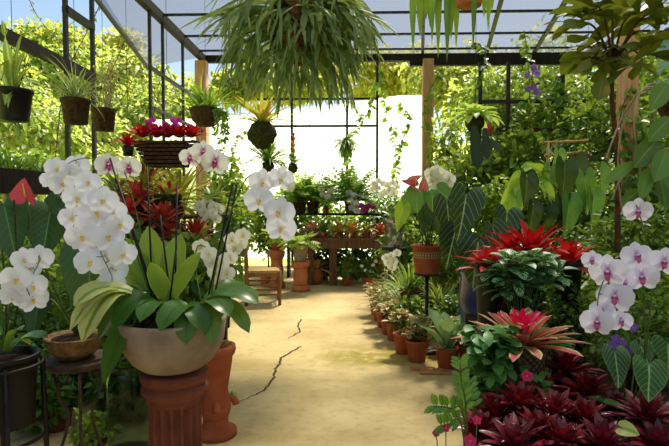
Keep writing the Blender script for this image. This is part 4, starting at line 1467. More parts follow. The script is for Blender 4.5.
# white orchids in a painted ceramic pot on a stool beside the bench
a = at(394, 247, 7.2)
q = thing('pot_stool', 'dark round stool under the painted ceramic orchid pot', 'stool', (a.x, 7.2, 0))
m = MB(); m.lathe([(0, a.z - .04), (.17, a.z - .04), (.17, a.z), (0, a.z)], (0, 0, 0), 24); m.build('seat', ['iron'], q)
for kq in range(3):
    an_ = kq * 2.094
    m = MB(); m.tube([(.14 * math.cos(an_), .14 * math.sin(an_), 0), (.1 * math.cos(an_), .1 * math.sin(an_), a.z - .04)], .012, 6); m.build('leg', ['iron'], q)
base = V((a.x, 7.2, a.z))
t = thing('ceramic_orchid', 'tall painted ceramic pot of white orchids between the bench and the banded pot', 'potted plant', base)
pot(t, .15, .4, 'mosaic', 0, .7)
m = MB(); rosette(m, (0, 0, .37), 12, .34, .07, 1.2, .2, .7, 'strap'); m.build('foliage', ['strap'], t)
for fl in ([(374, 184), (379, 181), (384, 184), (377, 188), (372, 190)], [(388, 185), (393, 183), (397, 187), (390, 190), (394, 193)], [(386, 193), (381, 195)]):
    spike(t, base, [base + V((0, 0, .36)), at(fl[0][0] + 3, 212, 7.15), at(fl[0][0] - 1, fl[0][1] - 3, 7.1), at(*fl[-1], 7.1)], FP(fl, 7.05, .1), 'cream')
# low white orchid in front of the painted pot
a = at(392, 290, 6.5); a.z = 0
t = thing('low_orchid', 'low white orchid among grassy leaves in front of the painted ceramic pot', 'potted plant', a)
pot(t, .09, .16, 'terra')
spike(t, a, [a + V((0, 0, .14)), at(395, 262, 6.4), at(389, 254, 6.3)], FP([(386, 258), (391, 256), (388, 263), (394, 261), (392, 267), (397, 253)], 6.3, .11), 'cream')
m = MB(); grass_mass(m, (0, 0, .15), 40, .28, .02); m.build('foliage', ['spider'], t)

# ------------------------------------------------------------------ hanging plants


def hang_loc(px, py, Y):
    return at(px, py, Y)


# giant staghorn fern
c = at(298, 30, 5.0)
sg = thing('hanging_staghorn_fern', 'huge hanging staghorn fern with forked drooping fronds under the roof', 'hanging plant', c)
m = MB(); m.ball((0, 0, -.02), .26, 18, 12, 0, .08, (1, 1, 1.1)); m.build('root_ball', ['moss'], sg)
m = MB()
for i in range(26):
    d = rand_dir(); d.y = -abs(d.y) if rng.random() < .7 else d.y
    p = V((d.x * .26, d.y * .26, d.z * .28))
    u = rand_dir(); u = (u - d * u.dot(d)).normalized()
    m.heart(p - u * .07 + d * .02, u, d, .2, .24, .35, .1)
m.build('shield_leaves', ['stag_brown'], sg)


def stag_frond(m, p, az, pitch, L, W, depth, bend, roll):
    n = 3 if depth < 2 else 4
    q = V(p)
    ca, sa = math.cos(az), math.sin(az)
    pts, sd, nm = [], [], []
    th = pitch
    for i in range(n + 1):
        d = V((ca * math.cos(th), sa * math.cos(th), math.sin(th)))
        no = V((-ca * math.sin(th), -sa * math.sin(th), math.cos(th)))
        s0 = V((-sa, ca, 0)); c_, s_ = math.cos(roll), math.sin(roll)
        pts.append(q.copy()); sd.append(s0 * c_ + no * s_); nm.append(no * c_ - s0 * s_)
        if i < n:
            q = q + d * (L / n); th -= bend / n
            th = max(th, -1.3)
    b = len(m.v)
    m.strip(pts, sd, nm, W, 'blunt' if depth else 'lance', .15, 0, None)
    if depth:
        # the tip of the blade forks
        for sg_ in (-1, 1):
            stag_frond(m, pts[-2] + sd[-2] * (sg_ * W * .12), az + sg_ * U(.25, .75), th + U(-.2, .45), L * U(.6, .95), W * U(.55, .72), depth - 1, bend * U(.3, .9), roll + U(-.5, .5))


m = MB()
for i in range(74):
    a = U(0, 2 * PI)
    zz = U(-.28, .3)
    r_ = .22 * math.sqrt(max(.1, 1 - (zz / .33) ** 2))
    p = V((r_ * math.cos(a), r_ * math.sin(a), zz))
    pit = U(-.5, .55) + zz * 1.2
    stag_frond(m, p, a + U(-.4, .4), pit, U(.28, .42), U(.05, .085), 2 if rng.random() < .7 else 1, U(.5, 1.3), U(-.8, .8))
for i in range(26):   # fronds over the front of the ball
    a = -PI / 2 + U(-1.2, 1.2)
    p = V((.2 * math.cos(a), .2 * math.sin(a), U(-.1, .28)))
    stag_frond(m, p, a, U(-.1, .9), U(.2, .3), U(.05, .08), 2, U(1.0, 1.7), U(-.8, .8))
for i in range(24):   # fronds that hang below
    a = U(0, 2 * PI)
    p = V((.17 * math.cos(a), .17 * math.sin(a), U(-.3, 0)))
    stag_frond(m, p, a, U(-1.0, -.4), U(.22, .34), U(.045, .07), 2, U(.2, .7), U(-.8, .8))
for i in range(58):   # wide arms to both sides
    a = rng.choice([0, PI]) + U(-.8, .8)
    p = V((.2 * math.cos(a), .2 * math.sin(a), U(-.1, .3)))
    stag_frond(m, p, a, U(-.2, .7), U(.32, .5), U(.05, .085), 2, U(.6, 1.3), U(-.8, .8))
m.build('fronds', ['stag'], sg)
m = MB(); m.tube([(0, 0, .2), (0, 0, ROOF - c.z)], .008, 5); m.build('chain', ['iron'], sg)

# round bowl fern by the corner post
c = at(206, 127, 6.4)
t = thing('hanging_basket', 'round dark hanging basket with upright green foliage near the corner post', 'hanging plant', c)
m = MB(); m.lathe([(0, 0), (.1, .01), (.17, .08), (.195, .2), (.2, .22), (.18, .22), (.16, .18), (0, .18)], (0, 0, 0), 26); m.build('basket', ['basket'], t)
m = MB(); m.lathe([(.17, .19), (0, .22)], (0, 0, 0), 14); m.build('soil', ['soil'], t)
m = MB(); grass_mass(m, (0, 0, .2), 110, .42, .03, (.25, 1.5), (.3, 1.2), 0, .08)
m.build('foliage', ['fern'], t)
m = MB()
for i in range(14):
    a = U(-.9, .6)
    pts = bez([V((.17 * math.cos(a), .17 * math.sin(a), .2)), V((.24 * math.cos(a), .24 * math.sin(a), .15)), V((.26 * math.cos(a), .26 * math.sin(a), -U(.05, .3)))], 5)
    for a_, b_ in zip(pts, pts[1:]):
        for q in range(2):
            m.diamond(a_, (rand_dir() + V((0, 0, -.8))).normalized(), V((0, -1, .2)), .06, .025)
m.build('trailing_leaves', ['fern_deep'], t)
hanger(t, .19, .22, ROOF - c.z)
# moss ball
c = at(262, 135, 7.0)
t = thing('hanging_moss_ball', 'hanging moss ball with a coral bromeliad on top below the staghorn', 'hanging plant', c)
m = MB(); m.ball((0, 0, 0), .19, 18, 12, 0, .09); m.build('ball', ['moss'], t)
m = MB(); rosette(m, (0, 0, .14), 30, .62, .06, 1.35, .25, .7); m.build('foliage', ['brom_yellow'], t)
m = MB(); rosette(m, (.05, -.04, .15), 10, .42, .06, 1.4, .7, .4); m.build('center_leaves', ['brom_mix'], t)
m = MB(); m.tube([(0, 0, .15), (0, 0, ROOF - c.z)], .003, 4); m.build('hanger_wire', ['iron'], t)
# fern hanging under the moss ball and reddish spike
c = at(268, 166, 7.6)
t = thing('hanging_fern', 'spidery green fern hanging under the moss ball', 'hanging plant', c)
m = MB(); m.ball((0, 0, 0), .09, 12, 8, 0, .1); m.build('root_ball', ['moss'], t)
m = MB(); grass_mass(m, (0, 0, .04), 90, .7, .03, (.0, 1.4), (.7, 1.7)); m.build('foliage', ['fern_deep'], t)
m = MB(); m.tube([(0, 0, .05), (0, 0, ROOF - c.z)], .003, 4); m.build('hanger_wire', ['iron'], t)
c = at(293, 168, 8.2)
t = thing('hanging_bromeliad', 'hanging bromeliad with an upright coral flower spike near the squat pedestal', 'hanging plant', c)
m = MB(); m.ball((0, 0, 0), .08, 12, 8, 0, .1); m.build('root_ball', ['moss'], t)
m = MB(); rosette(m, (0, 0, .04), 14, .34, .05, 1.2, .1, .8); m.build('foliage', ['brom_green'], t)
m = MB()
m.tube([(0, 0, .05), (.02, 0, .5)], .006, 5, 1)
for i in range(26):
    zz = .18 + .34 * i / 26; a = i * GA
    m.leaf((.01, 0, zz), a, .9, .1, .035, .3, 'lance', .3, 3)
m.build('flower_spike', ['brom_orange', 'stem'], t)
m = MB(); m.tube([(0, 0, .05), (0, .0, ROOF - c.z)], .003, 4); m.build('hanger_wire', ['iron'], t)
# tassel plant
c = at(346, 142, 9.0)
t = thing('hanging_tassel_plant', 'grey-green tassel plant hanging before the white sheeting', 'hanging plant', c)
m = MB(); grass_mass(m, (0, 0, .02), 160, .42, .022, (-1.1, .4), (.6, 1.6)); m.build('foliage', ['fern_deep'], t)
m = MB(); m.ball((0, 0, .02), .07, 10, 7); m.build('root_ball', ['moss'], t)
m = MB(); m.tube([(0, 0, .05), (0, 0, ROOF - c.z)], .003, 4); m.build('hanger_wire', ['iron'], t)

# slatted basket with red bromeliads
c0 = at(168, 166, 5.0)
t = thing('hanging_slat_basket', 'long dark slatted hanging basket filled with red bromeliads', 'hanging plant', c0)
m = MB()
for i in range(7):
    w = .17 + .115 * i / 6; d = .09 + .05 * i / 6; z = i * .036
    for y in (-d, d):
        m.bar((-w, y, z), (w, y, z), .028, .024)
    for x in (-w, w):
        m.bar((x, -d, z + .006), (x, d, z + .006), .028, .024)
m.box((-.16, -.08, -.012), (.16, .08, .0))
m.build('basket', ['basket'], t, None, False)
m = MB(); m.box((-.2, -.09, .02), (.2, .09, .22)); m.build('soil', ['soil'], t, None, False)
for i, (dx, mt) in enumerate([(-.23, 'brom_red'), (-.1, 'brom_red'), (.0, 'brom_red'), (.11, 'brom_red'), (.23, 'brom_red')]):
    m = MB(); rosette(m, (dx, U(-.06, .0), .27), 34, .2, .04, 1.4, .3, .4); m.build('rosette', [mt], t)
for i in range(6):
    m = MB(); x = U(-.2, .15); m.tube([(x, 0, .22), (x + U(-.05, .05), 0, .4)], .002, 4)
    st_ = m.build('flower_stalk', ['stem'], t)
    for q in range(3):
        flower(st_, c0, c0 + V((x + U(-.05, .05), -.03, .34 + U(0, .1))), .06, 'pinkmoth')
for (sx, sy) in ((-1, -1), (-1, 1), (1, -1), (1, 1)):
    m = MB(); m.tube([(sx * .28, sy * .13, .22), (0, 0, .95)], .0025, 4); m.build('hanger_wire', ['iron'], t)
m = MB(); m.tube([(0, 0, .95), (0, 0, ROOF - c0.z)], .0025, 4); m.build('hanger_wire', ['iron'], t)
c = at(128, 146, 4.7)
t = thing('hanging_red_bromeliad', 'single dark red bromeliad hanging just beside the slatted basket', 'hanging plant', c)
m = MB(); m.lathe([(0, -.09), (.04, -.09), (.05, .0), (0, 0)], (0, 0, 0), 14); m.build('pot', ['black'], t)
m = MB(); rosette(m, (0, 0, 0), 26, .16, .035, 1.4, .3, .4); m.build('foliage', ['brom_red'], t)
m = MB(); m.tube([(0, 0, 0), (0, 0, ROOF - c.z)], .002, 4); m.build('hanger_wire', ['iron'], t)

# three pots on the open side
c = at(14, 121, 3.8)
t = thing('hanging_pot', 'black square-shouldered hanging pot with broad strap leaves nearest the camera', 'hanging plant', c)
t['label'] = 'black hanging pot with broad strap leaves above the dark trough'
pot(t, .135, .23, 'black', 0, .74, True, .12)
m = MB()
for (px, py, w) in [(2, 20, .09), (26, 52, .06), (44, 88, .06), (10, 60, .1), (-20, 60, .09), (5, 105, .1), (-30, 95, .09), (22, 34, .05), (36, 70, .05), (8, 108, .07)]:
    m.leaf_to((U(-.03, .03), -.02, .2), at(px, py, 3.65) - c, w, .07, 'lance', .2, 8)
m.build('foliage', ['spider'], t)
m = MB()
for (px, py) in [(27, 52), (20, 60), (33, 45), (24, 70)]:
    m.tube(bez([V((.03, 0, .2)), (V((.05, 0, .25)) + (at(px, py, 3.8) - c)) / 2, at(px, py, 3.8) - c], 4), .003, 4)
m.build('stem', ['stem_dark'], t)
hanger(t, .13, .22, ROOF - c.z)
c = at(76, 124, 4.6)
t = thing('hanging_pot', 'dark hanging pot with a pale spider plant in front of the near black posts', 'hanging plant', c)
pot(t, .125, .22, 'basket', 0, .78)
m = MB(); grass_mass(m, (0, 0, .2), 75, .46, .016, (.2, 1.5), (.4, 1.7)); m.build('foliage', ['spider_pale'], t)
hanger(t, .12, .22, ROOF - c.z)
c = at(104, 131, 5.2)
t = thing('hanging_pot', 'dark hanging pot with a bare pale twisted shrub beside the spider plant', 'hanging plant', c)
pot(t, .12, .22, 'basket', 0, .78)
m = MB()
for i in range(9):
    a = U(-.7, .9); e = V((U(-.15, .4), U(-.1, .1), U(.3, .65)))
    mid = e * .5 + V((U(-.1, .1), 0, U(-.08, .02)))
    pts = bez([V((.02, 0, .2)), V((.02, 0, .2)) + mid * .8, V((0, 0, .2)) + e], 5)
    m.tube(pts, [.016 if i < 3 else .007, .003], 6)
    for q in range(3):
        b_ = pts[U(4, 9).__int__()]
        m.tube([b_, b_ + V((U(-.12, .12), U(-.05, .05), U(.05, .18)))], [.004, .0015], 4)
m.build('branches', ['pale_bark'], t)
m = MB(); cloud(m, (.15, 0, .55), (.3, .15, .25), 50, .05, .03); m.build('foliage', ['out_c'], t)
hanger(t, .115, .22, ROOF - c.z)
# dark trough along the open side
tz = 1.42
t = thing('plant_trough', 'long dark planting trough along the open side behind the heart-leaf plant', 'trough', (-2.85, 4.5, 0))
m = MB(); m.box((-.12, -1.2, tz), (.12, 1.0, tz + .2)); m.build('trough_body', ['dark_wood'], t, None, False)
for y in (-1.1, .9):
    m = MB(); m.bar((0, y, 0), (0, y, tz), .06); m.build('post', ['dark_wood'], t, None, False)
m = MB()
for i in range(14):
    cc = V((U(-.06, .06), U(-1.1, .9), tz + .2)); grass_mass(m, cc, 9, .3, .02)
m.build('foliage', ['fern_deep'], t)
# thin climbing twigs above the open side
_b = at(60, 110, 6.3)
vine('bare_twig', 'thin bare twigs and small leaves in front of the blue sky', [[V((_b.x - .3, _b.y, -.2)), at(60, 110, 6.3), at(72, 60, 6.5), at(40, 20, 6.6), at(25, -10, 6.6)], [at(72, 60, 6.5), at(88, 30, 6.5), at(100, 5, 6.5)], [at(95, 105, 6.6), at(112, 70, 6.7), at(125, 40, 6.8)]], .06, .07, .04, ['out_c'], .006, 'twig', 'stem_dark')

# drooping strap plant near the middle of the roof
c = at(469, 6, 3.0)
t = thing('hanging_strap_plant', 'terracotta pot high under the roof with long drooping strap leaves', 'hanging plant', c)
pot(t, .085, .12, 'terra_pale', 0, .8)
m = MB()
for (px, py, w, dy) in [(413, 55, .042, 0), (420, 38, .042, .1), (432, 44, .042, -.1), (438, 58, .04, .05), (447, 62, .046, -.05), (451, 40, .04, .15), (446, 26, .035, -.1), (426, 20, .04, .1), (488, 32, .034, .05), (492, 12, .034, -.08), (484, 18, .03, .1), (473, 50, .035, -.12), (456, 50, .035, .1), (430, 28, .035, .2)]:
    e = at(px, py, 2.95 + dy) - c
    st_ = V((math.copysign(.04, e.x), dy * .3, .12))
    top = V((e.x * .9, e.y * .8, .24))
    pts = bez([st_, st_ * .5 + top * .5 + V((0, 0, .05)), V((e.x * .97, e.y, .1)), e], 4)
    sd = [V((1, .1 * U(-3, 3), 0)).normalized()] * len(pts)
    m.strip(pts, sd, [V((0, -1, 0))] * len(pts), w * 1.25, 'brom', .25, 0)
m.build('foliage', ['hang_strap'], t)
hanger(t, .08, .12, ROOF - c.z)

# ------------------------------------------------------------------ middle: banded pot on its pole, veined anthurium, row of pots
p = at(427, 273, 4.7)
ps = thing('pole_stand', 'thin black pole stand under the banded terracotta pot', 'plant stand', (p.x, p.y, 0))
m = MB(); m.lathe([(0, p.z - .015), (.12, p.z - .015), (.12, p.z), (0, p.z)], (0, 0, 0), 20); m.build('plate', ['iron'], ps)
m = MB(); m.tube([(0, 0, .02), (0, 0, p.z - .015)], .016, 8); m.build('pole', ['iron'], ps)
m = MB(); m.lathe([(0, 0), (.15, 0), (.15, .015), (.03, .03), (0, .03)], (0, 0, 0), 20); m.build('base', ['iron'], ps)
O1 = V((p.x, p.y, p.z))
bp = thing('banded_anthurium', 'terracotta pot with a painted band holding a pink anthurium on a pole stand', 'potted plant', O1)
pot(bp, .142, .255, 'band_pot', 0, .77, True, .1)
sb = O1 + V((0, 0, .23))
for (j, tip, w, mt) in [((417, 191, 4.55), (417, 213, 4.5), .2, 'mid_heart'), ((432, 194, 4.5), (433, 212, 4.46), .17, 'mid_heart'), ((438, 190, 4.6), (456, 204, 4.5), .18, 'mid_heart'), ((449, 218, 4.5), (450, 238, 4.46), .15, 'lime_heart'),
                        ((403, 208, 4.7), (397, 232, 4.65), .14, 'lime_heart'), ((436, 214, 4.7), (440, 236, 4.65), .17, 'long_heart'), ((409, 200, 4.8), (404, 224, 4.8), .15, 'mid_heart'), ((424, 205, 4.8), (422, 232, 4.75), .15, 'long_heart'), ((445, 195, 4.8), (462, 190, 4.75), .14, 'mid_heart')]:
    stalk_leaf(bp, O1, sb + V((U(-.04, .04), U(-.04, .04), 0)), at(*j), at(*tip), w, mt, (U(-.3, .3), -.9, .3), HEART, .1, .005)
for (a, b, w) in [((415, 186, 4.55), (404, 181, 4.5), .1), ((423, 189, 4.5), (424, 178, 4.48), .09), ((411, 182, 4.6), (420, 176, 4.58), .08)]:
    m = MB(); m.tube(bez([sb, sb.lerp(at(*a), .6) + V((.02, 0, .02)), at(*a)], 5), .004, 5)
    s_ = m.build('flower_stalk', ['stem'], bp, O1)
    m = MB(); d = at(*b) - at(*a); m.heart(at(*a), d, (0, -.9, .5), d.length * 1.2, w, .1, .3); m.build('spathe', ['spathe_pink'], s_, O1)
    m = MB(); m.tube([at(*a), at(*a) + V((.005, -.05, .06))], [.007, .004], 6); m.build('spadix', ['yellow_lip'], s_, O1)
# white flowers behind the pink spathes
a = at(438, 220, 5.3); a.z = 0
t = thing('tall_white_orchid', 'tall white orchid standing behind the pink anthurium', 'potted plant', a)
pot(t, .11, .24, 'terra')
m = MB(); rosette(m, (0, 0, .22), 12, .4, .07, 1.2, .3, .7, 'strap'); m.build('foliage', ['strap'], t)
spike(t, a, [a + V((0, 0, .2)), at(440, 220, 5.3), at(434, 176, 5.2), at(446, 180, 5.1)], FP([(431, 174), (437, 171), (443, 175), (449, 179), (436, 178), (442, 181), (447, 184), (432, 181), (440, 186), (436, 189)], 5.1, .13), 'cream')

# blue pot with the big white-veined leaves
p = at(484, 300, 4.1)
O2 = V((p.x + .02, p.y, 0))
bl = thing('blue_pot_anthurium', 'blue glazed pot with huge dark white-veined hanging leaves', 'potted plant', O2)
hb = at(484, 268, 4.1).z
m = MB(); m.lathe([(0, 0), (.13, 0), (.19, hb * .35), (.215, hb * .7), (.2, hb * .93), (.215, hb * .96), (.215, hb), (.19, hb), (.18, hb * .93), (0, hb * .9)], (0, 0, 0), 36); m.build('pot', ['blue'], bl)
m = MB(); m.lathe([(.18, hb * .92), (0, hb * .95)], (0, 0, 0), 18); m.build('soil', ['soil'], bl)
s2 = O2 + V((0, 0, hb * .92))
for (j, tip, w, nm) in [((466, 196, 4.0), (460, 240, 3.9), .27, (.1, -1, .3)), ((478, 243, 3.85), (473, 290, 3.8), .29, (-.15, -1, .3)), ((447, 202, 4.25), (450, 238, 4.2), .22, (-.3, -.9, .2)),
                        ((507, 214, 4.3), (505, 247, 4.2), .24, (.1, -1, .4)), ((493, 228, 3.95), (503, 262, 3.9), .2, (.3, -1, .4)), ((455, 232, 4.2), (446, 268, 4.15), .24, (-.2, -1, .3))]:
    stalk_leaf(bl, O2, s2 + V((U(-.06, .06), U(-.06, .06), 0)), at(*j), at(*tip), w, 'veined', nm, HEART, .2, .008, 'leaf', 'stem', None, .28)

ROW = [
    # px, base py, r, h, kind, label
    (417, 364, .098, .185, 'v', 'terracotta pot of pink-green leaves standing just before the silver bromeliad pot'),
    (447, 371, .1, .17, 's', 'terracotta pot with a large silver-green bromeliad at the path edge'),
    (468, 368, .085, .17, 'v', 'terracotta pot half behind the silver bromeliad pot'),
    (403, 356, .09, .18, 'v', 'second small terracotta pot along the path from the silver bromeliad, pink-green leaves'),
    (394, 343, .085, .18, 'v', 'third terracotta pot up the path edge from the silver bromeliad'),
    (388, 337, .08, .17, 'v', 'fourth terracotta pot up the path edge from the silver bromeliad'),
    (383, 330, .08, .17, 'v', 'fifth terracotta pot up the path edge from the silver bromeliad'),
    (379, 323, .08, .17, 'v', 'sixth terracotta pot up the path edge, close to the far bench'),
    (376, 317, .08, .17, 'v', 'farthest terracotta pot of the row along the path'),
]
for (px, pb, r, h, kd, lab) in ROW:
    g = floor_at(px, pb - 3); g.z = .0
    t = thing('edge_pot', lab, 'potted plant', g, 'terracotta pots along the path edge')
    pot(t, r, h, 'terra', 0, .7, True, .14)
    m = MB()
    if kd == 'v':
        for q in range(9):
            cc = V((U(-.05, .05), U(-.05, .05), h * .9))
            e = cc + V((U(-.09, .09), U(-.09, .09), U(.04, .2)))
            m.tube([cc, e], .003, 4, 1)
            rosette(m, e, 9, .095, .04, 1.2, .0, .6, 'oval', n_seg=4)
        m.build('foliage', ['varieg', 'stem'], t)
    else:
        rosette(m, (0, 0, h * .85), 16, .42, .11, 1.5, .85, .8, 'obov', 0, None, .3)
        m.build('foliage', ['brom_silver'], t)
        m = MB(); rosette(m, (-.06, -.05, h * .9), 6, .12, .05, .8, .0, .5, 'oval'); m.build('low_leaves', ['varieg'], t)

# grassy and leafy plants behind the row
for (px, py, Y, L, n, mt, r, h, lab) in [(405, 305, 5.5, .6, 90, 'spider', .13, .22, 'large grassy spider plant behind the middle of the pot row'), (404, 285, 6.4, .42, 70, 'spider', .12, .22, 'grassy plant behind the far pots of the row'),
                                         (412, 285, 5.4, .5, 60, 'fern_deep', .12, .45, 'narrow-leaved dark plant behind the banded pot stand'), (440, 300, 5.2, .45, 60, 'spider', .12, .3, 'grassy plant behind the silver bromeliad'),
                                         (400, 300, 6.9, .34, 50, 'fern', .1, .2, 'small grassy plant near the painted ceramic pot')]:
    a = at(px, py + 12, Y); a.z = 0
    t = thing('grassy_plant', lab, 'potted plant', a)
    pot(t, r, h, 'terra_old')
    m = MB(); grass_mass(m, (0, 0, h * .9), n, L, .022, (.3, 1.5), (.7, 1.8), 0, .05); m.build('foliage', [mt], t)
for (px, py, Y, rx, rz, mt, n, L, lab) in [
    (412, 320, 5.0, .2, .22, ['shrub_c'], 300, .08, 'mottled shrub close behind the path pots'), (440, 262, 5.6, .3, .3, ['shrub_a', 'shrub_c'], 350, .09, 'light green shrub behind the banded pot'),
    (455, 320, 4.7, .2, .25, ['shrub_b'], 260, .08, 'dark leafy shrub behind the silver bromeliad'), (408, 250, 7.6, .4, .45, ['shrub_a', 'shrub_c'], 380, .11, 'light shrub beyond the banded pot beside the painted ceramic pot'),
    (420, 215, 9.6, .8, .5, ['shrub_a', 'out_b'], 520, .13, 'bright shrub at the foot of the wooden centre post'), (470, 185, 8.2, .7, .6, ['shrub_a', 'out_b'], 520, .13, 'bright green shrub behind the dark tongue leaves'),
    (385, 215, 9.9, .5, .5, ['out_b', 'shrub_a'], 380, .12, 'sunny shrub behind the white orchids of the painted pot'), (330, 225, 10.2, .9, .5, ['out_b', 'shrub_a'], 620, .12, 'sunlit shrub behind the iron shelf'),
    (295, 200, 10.3, .5, .5, ['out_a', 'shrub_a'], 400, .12, 'sunlit shrub at the end of the iron shelf'), (245, 215, 9.8, .6, .7, ['shrub_a', 'out_b'], 520, .12, 'sunlit shrub behind the cream orchids'),
    (520, 165, 8.0, .7, .6, ['shrub_a', 'shrub_c'], 520, .12, 'green shrub inside the black trellis'), (500, 110, 9.0, .8, .6, ['out_b', 'shrub_c'], 520, .12, 'climbing shrub at the upper part of the black trellis'),
    (560, 120, 8.6, .9, .8, ['shrub_a', 'out_b'], 700, .12, 'tall shrub behind the right-angled black trellis bars'), (618, 140, 7.4, .8, .9, ['shrub_c', 'shrub_b'], 800, .12, 'tall mottled shrub behind the thin oval-leaf trunk'),
    (655, 170, 6.2, .5, .9, ['shrub_b', 'shrub_c'], 600, .11, 'dark shrub beside the wooden side post'), (600, 210, 6.0, .6, .6, ['shrub_c', 'shrub_b'], 700, .085, 'small-leaved shrub behind the trailing vine'),
    (585, 262, 4.6, .35, .35, ['shrub_c'], 600, .06, 'fine-leaved lime shrub behind the lilac orchid'), (640, 250, 4.2, .45, .4, ['shrub_b', 'shrub_a'], 600, .08, 'green shrub behind the topmost lilac flower'),
    (650, 330, 3.0, .35, .25, ['shrub_b', 'shrub_c'], 520, .06, 'low fine-leaved plant behind the pale-veined heart leaves'), (575, 320, 3.4, .3, .25, ['shrub_a', 'shrub_b'], 520, .055, 'low lime-green plant beside the pink bromeliad'),
    (530, 290, 4.0, .35, .3, ['shrub_b'], 420, .08, 'dark shrub behind the striped-leaf plant'), (555, 205, 6.4, .6, .5, ['shrub_b', 'shrub_a'], 520, .11, 'dark shrub behind the long philodendron leaves'),
    (500, 210, 6.6, .45, .45, ['shrub_a'], 420, .11, 'green shrub behind the blue pot'), (448, 150, 10.2, .4, .8, ['out_c', 'shrub_a'], 420, .1, 'thin pale shrub beside the wooden centre post'),
    (630, 290, 3.8, .4, .3, ['shrub_c', 'shrub_a'], 520, .07, 'leafy plant directly behind the lilac orchid blooms'),
    (560, 165, 9.6, 1.1, .9, ['shrub_b', 'shrub_a'], 800, .13, 'broad shrub at the very back behind the bamboo frame'), (638, 110, 9.2, .8, 1.0, ['shrub_a', 'shrub_c'], 800, .13, 'tall shrub at the back by the shade net'),
]:
    c = at(px, py, Y)
    zl = max(.02, bed_z(c.x, c.y))
    low = V((c.x, c.y, zl))
    blobs = [(c, (rx, rx * .6, rz))]
    zz = c.z - rz * 1.3
    if Y > 5.5 and zz > .4:
        blobs.append((V((c.x + U(-.1, .1), c.y, max(zz, .3))), (rx * .8, rx * .5, rz * .7)))
    t = shrub('leafy_shrub', lab, low, blobs, n + (n // 2 if len(blobs) > 1 else 0), L, L * .58, mt)
for o in SC.objects:
    if o.get('label') == 'tall shrub behind the right-angled black trellis bars':
        o['label'] = 'tall shrub behind the crossing black trellis bars'

# ------------------------------------------------------------------ black trellis, bamboo frame, climbers
tx0, tx1, TY = at(480, 100, 8.3).x, at(592, 100, 8.3).x, 8.3
tr = thing('black_trellis', 'black metal trellis grid covered in climbers in front of the back frame', 'trellis', ((tx0 + tx1) / 2, TY, 0))
cx = (tx0 + tx1) / 2
for px in (480, 508, 562, 590):
    x = at(px, 100, TY).x - cx
    m = MB(); m.bar((x, 0, 0), (x, 0, at(px, 62 if px != 590 else 100, TY).z), .055); m.build('upright', ['iron'], tr, None, False)
for py in (102, 130, 190):
    z = at(530, py, TY).z
    m = MB(); m.bar((tx0 - cx, -.04, z), (tx1 - cx, -.04, z), .05); m.build('cross_rail', ['iron'], tr, None, False)
bz = at(560, 143, 6.3)
bf = thing('bamboo_frame', 'light bamboo pole frame behind the long dark philodendron leaves', 'frame', (bz.x, bz.y, 0))
for (a, b) in [((540, 143), (588, 141)), ((545, 156), (585, 152)), ((580, 150), (576, 196)), ((578, 190), (576, 330)), ((548, 142), (550, 330)), ((556, 140), (556, 160))]:
    m = MB(); pa, pb = at(*a, 6.3), at(*b, 6.3)
    pb.z = max(pb.z, 0.02)
    m.tube([pa - V((bz.x, bz.y, 0)), pb - V((bz.x, bz.y, 0))], .018, 7); m.build('pole', ['bamboo'], bf)
VN = [
    ('leafy vine climbing the wooden centre post', [[at(424, 215, 10.4), at(432, 150, 10.42), at(424, 110, 10.4), at(440, 70, 10.4)], [at(432, 200, 10.4), at(452, 130, 10.3), at(462, 80, 10.3)]], .07, .15, .1, ['shrub_a', 'out_b']),
    ('leafy vine hanging before the white sheeting beside the wooden centre post', [[at(392, 195, 10.3), at(398, 150, 10.3), at(386, 110, 10.3), at(378, 70, 10.4)], [at(398, 150, 10.3), at(408, 125, 10.3), at(400, 100, 10.3)]], .07, .15, .1, ['shrub_a']),
    ('vine on the thin post in the middle of the white sheeting', [[at(355, 185, 10.5), at(346, 150, 10.5), at(360, 120, 10.5), at(350, 100, 10.5)], [at(360, 125, 10.5), at(372, 105, 10.5), at(376, 80, 10.5)]], .08, .13, .09, ['shrub_a']),
    ('sparse vine beside the corner post', [[at(240, 190, 10.5), at(232, 150, 10.5), at(245, 130, 10.4)], [at(228, 180, 10.5), at(222, 145, 10.5), at(215, 120, 10.5)]], .07, .12, .08, ['out_b', 'shrub_a']),
    ('vine climbing the near upright of the black trellis', [[at(478, 200, 8.1), at(484, 140, 8.15), at(474, 100, 8.2), at(486, 55, 8.2), at(470, 40, 8.1)]], .06, .13, .09, ['shrub_a', 'shrub_b']),
    ('vine across the top rail of the black trellis', [[at(508, 170, 8.1), at(515, 120, 8.1), at(530, 98, 8.1), at(565, 100, 8.1), at(592, 120, 8.1)], [at(530, 98, 8.1), at(528, 60, 8.1), at(524, 30, 7.9)]], .05, .13, .09, ['shrub_a', 'out_b', 'shrub_c']),
    ('dense vine on the far uprights of the black trellis', [[at(562, 190, 8.1), at(566, 130, 8.1), at(556, 90, 8.1), at(570, 60, 8.1)], [at(590, 190, 8.1), at(586, 140, 8.1), at(598, 100, 8.0), at(590, 70, 8.0)]], .045, .13, .09, ['shrub_b', 'shrub_a']),
    ('creeper up the wooden side post', [[at(622, 240, 6.05), at(630, 170, 6.05), at(620, 120, 6.05), at(632, 85, 6.05)], [at(640, 230, 6.0), at(646, 170, 6.0), at(640, 110, 6.0)]], .05, .12, .08, ['shrub_b', 'shrub_c']),
]
for (lab, paths, step, L, W, mats) in VN:
    for p_ in paths:
        pass
    base = paths[0][0]
    paths = [[V((base.x, base.y, .02)), base] + paths[0][1:]] + paths[1:]
    vine('climbing_vine', lab, paths, step * .6, L, W, mats, .007)
